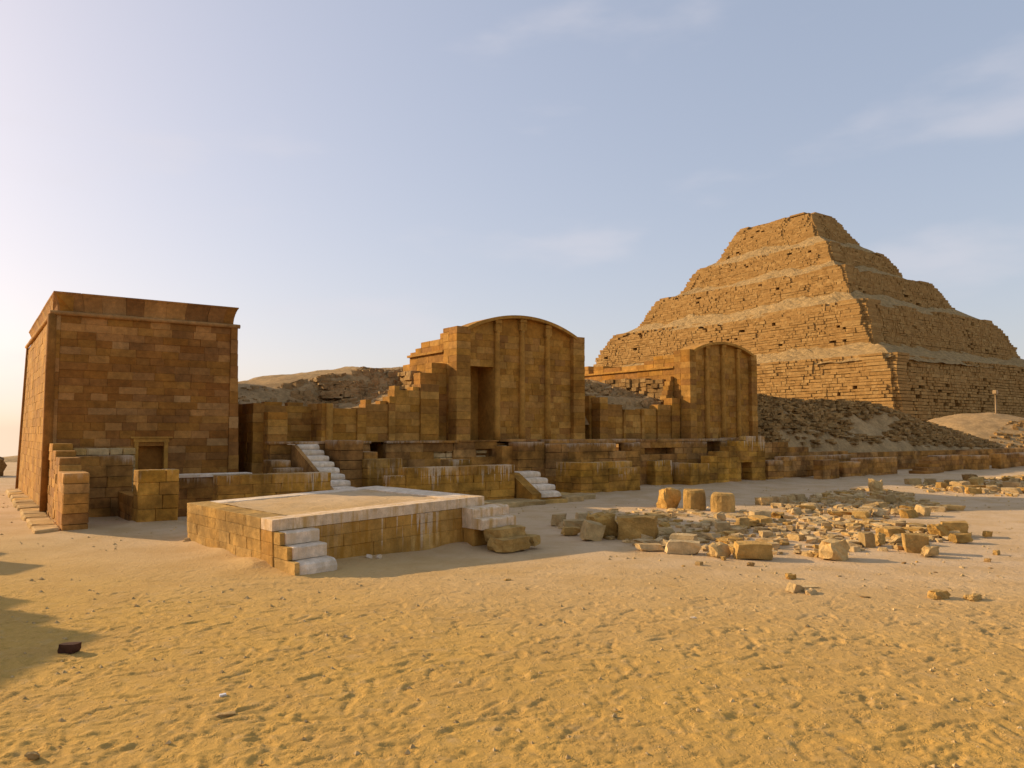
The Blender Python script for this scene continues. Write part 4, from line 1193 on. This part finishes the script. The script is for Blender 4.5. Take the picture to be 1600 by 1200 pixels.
S = stone
S('rock_outcrop', -19.85, 29.5, 1.1, .9, .8, 'dark rock outcrop at the far left edge beyond the square shrine', None, 1, .4, 'moundrock', var=2, cat='rock')
big = S('boulder', 2.02, 12.5, .68, .46, .36, 'largest golden split boulder at the left of the stone field', None, 0, -.25, 'drum', var=5, cat='boulder')
S('boulder', 1.52, 12.75, .60, .5, .37, 'rough golden boulder touching the left side of the largest split boulder', None, 1, .4, 'drum', var=3, cat='boulder')
S('stone_block', 1.24, 12.35, .33, .24, .28, 'grey tilted block leaning in front of the left rough boulder', None, 0, .3, 'rubble', var=4, tilt=(.1, .2))
S('stone_block', 0.86, 14.3, .26, .24, .2, 'small squared block at the far left tip of the stone field', None, 0, -.3, var=0)
S('stone_block', 1.1, 13.6, .42, .3, .17, 'flat block next to the far left tip of the stone field', None, 0, .1, var=1)
S('stone_block', 0.98, 12.9, .34, .2, .13, 'low slab lying left of the grey tilted block', None, 2, .1, var=2)
S('stone_block', 1.35, 14.6, .28, .22, .19, 'small brown block behind the flat block at the left of the stone field', None, 0, .2, var=3)
S('stone_block', 4.34, 10.5, .37, .34, .26, 'pointed white boulder at the front of the stone field', None, 1, .2, 'rubble', var=5, cat='boulder')
S('stone_block', 5.78, 11.1, .36, .3, .26, 'golden squared block standing alone right of the stone field', None, 0, -.4, 'drum', var=6)
S('stone_flake', 5.75, 10.7, .27, .16, .14, 'triangular pale flake leaning in front of the golden squared block', None, 1, .3, var=7)
S('stone_block', 3.28, 10.6, .50, .34, .20, 'bright golden block at the front edge of the stone field', None, 0, -.15, 'drum', var=7)
S('stone_block', 2.85, 10.75, .34, .3, .17, 'pale rough stone left of the bright golden block', None, 1, .6, var=8)
S('stone_block', 2.42, 11.0, .52, .26, .17, 'long block in the front row of the stone field', None, 0, -.25, var=2)
S('stone_block', 2.62, 11.9, .40, .22, .14, 'half-buried rounded column piece behind the long front block', None, 0, -.5, 'rubble', var=4)
S('stone_block', 2.0, 11.25, .42, .2, .09, 'thin flat slab at the left end of the front row of the stone field', None, 2, .05, var=6)
S('stone_block', 7.35, 12.9, .42, .34, .22, 'large golden block at the right tip of the stone field', None, 0, -.3, 'drum', var=1)
S('stone_block', 7.0, 12.75, .3, .26, .2, 'golden stone beside the large block at the right tip of the stone field', None, 1, .4, 'drum', var=2)
S('stone_block', 7.0, 12.1, .34, .2, .12, 'flat stone in front of the large block at the right tip', None, 2, .2, 'drum', var=3)
S('stone_block', 7.75, 12.65, .12, .1, .09, 'tiny golden cube at the very right tip of the stone field', None, 0, .2, 'drum', var=4)
S('stone_block', 5.3, 11.6, .19, .2, .21, 'small dark upright block in the right half of the stone field', None, 0, .1, 'rubble', var=5)
S('stone_block', 5.55, 11.75, .2, .2, .19, 'golden rounded stone touching the small dark upright block', None, 1, .3, 'drum', var=6)
S('stone_block', 6.0, 11.9, .5, .26, .14, 'long low sand-covered stone right of the small dark upright block', None, 1, .0, 'rubble', var=7)
S('stone_block', 4.75, 14.9, .42, .3, .2, 'squared block lying in front of the right stone drum', None, 0, .2, var=8)
S('stone_block', 4.0, 14.9, .24, .2, .16, 'reddish stone lying in front of the middle stone drum', None, 1, .3, 'rubble', var=0)
S('stone_block', 4.1, 13.8, .2, .2, .19, 'dark upright cube among the slabs of the stone field', None, 0, .2, var=1)
S('stone_block', 3.65, 13.4, .26, .22, .15, 'squared block left of the dark upright cube', None, 0, -.1, var=3)
S('boulder', 10.35, 22.0, .36, .34, .38, 'dark pointed boulder topping the rubble patch beyond the stone field', None, 1, .4, var=4, cat='boulder')
S('stone_block', 8.4, 15.9, .26, .24, .2, 'tilted squared block at the right end of the rubble patch', None, 0, .5, var=5, tilt=(.25, .1))
S('stone_block', 13.1, 25.2, .5, .3, .2, 'lone block left of the far right rubble line', None, 0, .1, var=6)
for k, (x, y, w) in enumerate([(6.95, 15.45, .26), (7.15, 15.75, .24), (7.35, 16.05, .25), (7.55, 16.4, .27), (7.8, 16.8, .3)]):
    S('edging_stone', x, y, w, .3, .13, ('first', 'second', 'third', 'fourth', 'fifth')[k] + ' from the front of the five rounded edging stones in the rubble patch', 'row of rounded edging stones', 0, .9, 'rubble', var=(k * 2) % 9)
S('stone_slab', 6.7, 15.75, .55, .3, .1, 'long smooth golden slab left of the rounded edging stones', None, 2, .1, 'drum', var=2)
S('stone_flake', 5.85, 15.95, .3, .2, .16, 'upright pale shard at the left tip of the rubble patch', None, 1, .4, 'rubble', var=6)
S('stone_block', 6.25, 16.5, .42, .22, .15, 'bright golden split stone behind the upright pale shard', None, 1, -.2, 'drum', var=1)
for k, (x, y, w) in enumerate([(5.95, 18.3, .4), (6.4, 18.5, .3), (6.75, 18.9, .3), (7.1, 19.2, .34)]):
    S('stone_block', x, y, w, .26, .17, ('first', 'second', 'third', 'fourth')[k] + ' from the left of four squared blocks behind the rubble patch', 'row of four squared blocks', 0, .5, 'rubble', var=(k * 2 + 1) % 9)
S('stone_block', 9.0, 18.6, .4, .3, .2, 'broad brown block in the middle of the rubble patch', None, 0, .4, 'rubble', var=7)
S('stone_block', 9.6, 16.9, .5, .22, .12, 'long low stone trailing right of the tilted squared block', None, 2, .1, 'rubble', var=4)
S('stone_block', 12.9, 23.2, .26, .24, .2, 'small golden cube at the left end of the far right rubble line', None, 0, .2, 'drum', var=0)
S('stone_slab', 13.5, 22.6, .8, .3, .15, 'long pale golden slab in the far right rubble line', None, 0, .15, 'drum', var=3)
S('stone_block', 16.0, 27.0, .45, .4, .24, 'dark squared block at the back of the far right rubble line', None, 0, .4, 'moundrock', var=2)
S('stone_slab', 14.6, 21.6, .9, .35, .16, 'longest golden slab at the right edge of the picture', None, 0, .1, 'drum', var=8)
S('boulder', 17.2, 25.6, .5, .4, .26, 'bright boulder at the far right end of the rubble line', None, 1, .3, 'drum', var=5, cat='boulder')
# foreground bits
S('dark_brick', -3.42, 6.05, .155, .09, .075, 'single dark brown brick lying alone on the sand at left', None, 0, -.12, 'brick', var=0, cat='brick', sink=.05)
S('stone_flake', -1.72, 4.72, .12, .05, .02, 'thin curved flake of stone in the foreground sand', None, 2, .35, 'rubble', var=1, cat='stone')
S('stone_flake', -2.50, 4.12, .07, .05, .035, 'grey rounded pebble at the bottom left corner', None, 1, .3, 'rubble', var=2, cat='stone')
S('paper_scrap', -1.86, 5.06, .045, .03, .014, 'tiny crumpled white scrap on the foreground sand', None, 2, .5, 'litter', var=3, cat='litter', z=.005)
S('white_stone', -1.93, 10.5, .09, .07, .05, 'left of two small white stones at the foot of the platform front', None, 1, .1, 'white', var=4)
S('white_stone', -1.80, 10.5, .09, .07, .05, 'right of two small white stones at the foot of the platform front', None, 1, .5, 'white', var=5)
S('stone_flake', -4.98, 12.0, .2, .12, .08, 'pale broken stone lying against the left face of the platform', None, 1, .3, 'rubble', var=6)
S('stone_flake', -4.75, 11.85, .16, .14, .09, 'dark broken stone lying against the left face of the platform', None, 1, 1.0, 'moundrock', var=7)
S('stone_flake', 2.98, 8.25, .16, .12, .10, 'upright split stone of the small trio on the open sand', None, 0, .5, 'rubble', var=2, tilt=(.1, .3))
S('stone_flake', 3.22, 8.45, .22, .1, .035, 'flat white sliver of the small trio on the open sand', None, 2, .1, 'rubble', var=3)
S('stone_flake', 3.22, 9.0, .14, .1, .07, 'golden pebble of the small trio on the open sand', None, 1, .3, 'drum', var=4)
S('stone_flake', 3.12, 8.15, .18, .12, .06, 'low dark stone against the upright split stone', None, 1, .7, 'rubble', var=8)
S('stone_flake', 4.35, 7.95, .22, .14, .09, 'left of two half-buried golden stones at right on the open sand', None, 1, .1, 'drum', var=5)
S('stone_flake', 4.66, 7.88, .2, .13, .07, 'right of two half-buried golden stones at right on the open sand', None, 1, .4, 'drum', var=6)
S('stone_flake', 3.6, 7.95, .1, .07, .03, 'dark thin stone between the small trio and the half-buried stones', None, 2, .2, 'moundrock', var=7)
S('stone_flake', 1.65, 7.1, .07, .05, .025, 'pale pebble on the footprinted sand below the stone field', None, 1, .3, 'white', var=8)
S('stone_flake', -0.05, 8.9, .09, .05, .025, 'golden chip on the open sand right of the platform', None, 2, .3, 'drum', var=0)

def inside(x, y, poly):
    c = False
    for i in range(len(poly)):
        x0, y0 = poly[i]; x1, y1 = poly[i - 1]
        if (y0 > y) != (y1 > y) and x < (x1 - x0) * (y - y0) / (y1 - y0) + x0: c = not c
    return c
MARKS = [(1.98, 12.5, 'the largest split boulder'), (1.27, 12.4, 'the grey tilted block'), (0.86, 14.3, 'the far left squared block'), (1.35, 14.6, 'the small brown block at the left'),
    (4.34, 10.5, 'the pointed white boulder'), (5.78, 11.1, 'the lone golden squared block'), (3.28, 10.6, 'the bright golden front block'), (2.42, 11.0, 'the long front block'),
    (2.62, 11.9, 'the half-buried column piece'), (7.35, 12.9, 'the large golden block at the right tip'), (5.3, 11.6, 'the small dark upright block'), (6.0, 11.9, 'the long sand-covered stone'),
    (4.75, 14.9, 'the squared block before the right drum'), (4.0, 14.9, 'the reddish stone before the middle drum'), (4.1, 13.8, 'the dark upright cube'), (3.52, 17.3, 'the left stone drum'), (4.45, 16.3, 'the right stone drum'),
    (10.35, 22.0, 'the dark pointed boulder'), (8.4, 15.9, 'the tilted squared block'), (6.95, 15.45, 'the front rounded edging stone'), (7.8, 16.8, 'the rear rounded edging stone'), (5.85, 15.95, 'the upright pale shard'),
    (6.25, 16.5, 'the bright golden split stone'), (5.95, 18.3, 'the leftmost of four squared blocks'), (7.1, 19.2, 'the rightmost of four squared blocks'), (9.0, 18.6, 'the broad brown block'), (9.6, 16.9, 'the long low trailing stone'),
    (13.1, 25.2, 'the lone block left of the far line'), (12.9, 23.2, 'the small golden cube of the far line'), (13.5, 22.6, 'the long pale golden slab'), (16.0, 27.0, 'the dark squared far block'), (14.6, 21.6, 'the longest golden slab'), (17.2, 25.6, 'the bright boulder at the far right'),
    (2.98, 8.25, 'the upright split stone on open sand'), (4.5, 7.9, 'the two half-buried golden stones')]
ORDN = ['nearest', 'second nearest', 'third nearest', 'fourth nearest', 'fifth nearest', 'sixth nearest', 'seventh nearest', 'eighth nearest', 'ninth nearest', 'tenth nearest', 'eleventh nearest', 'twelfth nearest', 'thirteenth nearest', 'fourteenth nearest']
SHAPE = {0: 'squared', 1: 'rough', 2: 'flat'}
placed = []
loose = []
def scatter(poly, n, smin, smax, group, hmin, hmax, seed, mats=('rubble',), axis=None, name='rubble_stone'):
    r = random.Random(seed); k = 0; tries = 0
    xs = [p[0] for p in poly]; ys = [p[1] for p in poly]
    while k < n and tries < n * 60:
        tries += 1
        x, y = r.uniform(min(xs), max(xs)), r.uniform(min(ys), max(ys))
        if not inside(x, y, poly): continue
        w = smin + (smax - smin) * r.random() ** 1.6; d = w * r.uniform(.5, .85)
        if any((x - a) ** 2 + (y - b) ** 2 < ((w + c) * .30) ** 2 for a, b, c in placed): continue
        if any((x - a) ** 2 + (y - b) ** 2 < 0.2 ** 2 for a, b, _ in MARKS): continue
        placed.append((x, y, w)); k += 1
        an = (ANG if axis is None else axis) + r.choice((0, math.pi / 2)) + r.gauss(0, .22)
        rng.seed(seed * 1000 + k)
        kd = r.choice((0, 0, 0, 2, 2, 1)); mt = r.choice(mats)
        o = stone(name, x, y, w, d, w * r.uniform(hmin, hmax), 'x', group, kd, an, mt, sink=.45, tilt=(r.gauss(0, .05), r.gauss(0, .05)))
        loose.append((o, x, y, w, kd, mt, 'chip' if 'chip' in name else 'stone'))
PA = [(0.8, 14.1), (1.5, 16.3), (2.9, 17.0), (5.6, 16.2), (7.2, 14.6), (7.7, 12.9), (5.5, 11.2), (4.5, 10.6), (3.2, 10.8), (2.0, 11.3)]
scatter(PA, 150, .12, .46, 'rubble of the stone field', .11, .28, 3, ('rubble', 'rubble', 'rubble', 'drum'))
PB = [(5.9, 18.0), (8.9, 21.8), (11.2, 23.5), (10.6, 20.6), (9.9, 17.4), (8.0, 15.6), (6.8, 15.2), (5.7, 15.7)]
scatter(PB, 80, .14, .46, 'rubble of the middle patch', .15, .36, 5, ('rubble', 'rubble', 'drum'))
PC = [(11.7, 21.6), (12.8, 25.0), (20.0, 30), (18.0, 25.5), (13.2, 20.2)]
scatter(PC, 60, .16, .55, 'rubble of the far right line', .2, .45, 6, ('rubble', 'drum'))
PD = [(2.0, 9.6), (2.4, 10.8), (5.5, 10.2), (9.5, 12.5), (12.5, 18.5), (9.3, 9.0), (5.0, 8.6)]
scatter(PD, 50, .03, .13, 'stone chips on bare ground', .2, .5, 8, ('rubble', 'drum', 'moundrock'), name='stone_chip')
def label_loose():
    """each loose stone is told by its look and its place beside the nearest named stone, as the camera sees it"""
    buckets = {}
    for q in loose:
        o, x, y, w, kd, mt, nm = q
        mx, my, ph = min(MARKS, key=lambda m: (m[0] - x) ** 2 + (m[1] - y) ** 2)
        L = math.hypot(mx, my); fx, fy = mx / L, my / L
        dx, dy = x - mx, y - my
        depth = dx * fx + dy * fy; side_ = dx * fy - dy * fx
        way = ('behind' if depth > 0 else 'in front of') if abs(depth) > abs(side_) else ('right of' if side_ > 0 else 'left of')
        buckets.setdefault((ph, way, nm, SHAPE[kd]), []).append((math.hypot(dx, dy), q))
    for (ph, way, nm, sh), L in buckets.items():
        L.sort(key=lambda e: e[0])
        for i, (d, q) in enumerate(L):
            tone = {'rubble': 'pale', 'drum': 'golden', 'moundrock': 'brown'}[q[5]]
            pre = '' if len(L) == 1 else ORDN[min(i, 13)] + ' '
            q[0]['label'] = (f'{pre}{tone} {sh} {nm} {way} {ph}' if pre else f'{tone} {sh} rubble {nm} {way} {ph}')
label_loose()
def small_rubble():
    r = random.Random(33); g = Bag(); rng.seed(99)
    for poly, n in ((PA, 520), (PB, 420), (PC, 420)):
        xs = [p[0] for p in poly]; ys = [p[1] for p in poly]; k = 0
        while k < n:
            x, y = r.uniform(min(xs), max(xs)), r.uniform(min(ys), max(ys))
            if not inside(x, y, poly): continue
            k += 1; q = r.uniform(.015, .07)
            g.box(x - q * 1.3, x + q * 1.3, y - q, y + q, -.02, q * r.uniform(.3, 1.1), j=q * .35, rot=r.random() * 3, tilt=r.uniform(-.2, .2))
    o = link('rubble_chippings', mesh('rubble_chippings', g.v, g.f, 'rubble', rnd=g.r))
    tag(o, 'small stone chippings filling the gaps between the rubble blocks', 'rubble', kind='stuff')
small_rubble()

# pebbles nobody could count
def pebbles():
    r = np.random.RandomState(12); vs, fs, rn = [], [], []
    for k in range(1500):
        y = 4 + 20 * r.rand() ** 1.1; x = r.uniform(-.7, .75) * y
        if -5.3 < x < 1.2 and 9 < y < 15.5: continue
        s = r.uniform(.004, .02) * (1 + y / 14); n = len(vs); a = r.rand() * 6; z = float(base_ground(np.array([x]), np.array([y]))[0])
        for (dx, dy, dz) in ((1, 0, 0), (.2, .8, 0), (-.9, .3, 0), (-.3, -.8, 0), (.1, .1, .8)):
            dx += r.uniform(-.2, .2); dy += r.uniform(-.2, .2)
            vs.append((x + s * (dx * math.cos(a) - dy * math.sin(a)), y + s * (dx * math.sin(a) + dy * math.cos(a)), z - .002 + s * dz)); rn.append(r.rand())
        fs += [(n, n+1, n+4), (n+1, n+2, n+4), (n+2, n+3, n+4), (n+3, n, n+4)]
    o = link('pebbles', mesh('pebbles', vs, fs, 'rubble', rnd=rn))
    tag(o, 'fine pebbles and grit strewn over the sand', 'pebbles', kind='stuff')
pebbles()

# lamp post on the right mound
def lamp():
    t = thing('lamp_post', 'small lamp post standing on the sand mound before the shaded pyramid face', 'lamp post', 62.3, 8.0, z=3.05)
    vs, fs = lathe_local([(.10, -.4), (.07, .1), (.05, 1.55)], 8)
    link('post', mesh('post', vs, fs, 'metal', smooth=True), t)
    b = Bag(); b.v = []; 
    me = bpy.data.meshes.new('lamp_head'); bm = bmesh.new(); bmesh.ops.create_cube(bm, size=1.0)
    bmesh.ops.bevel(bm, geom=list(bm.edges), offset=.12, segments=2, affect='EDGES')
    bm.to_mesh(me); bm.free(); me.materials.append(M['lamp'])
    o = link('lamp_head', me, t); o.location = (0, 0, 1.68); o.scale = (.34, .30, .30)
lamp()
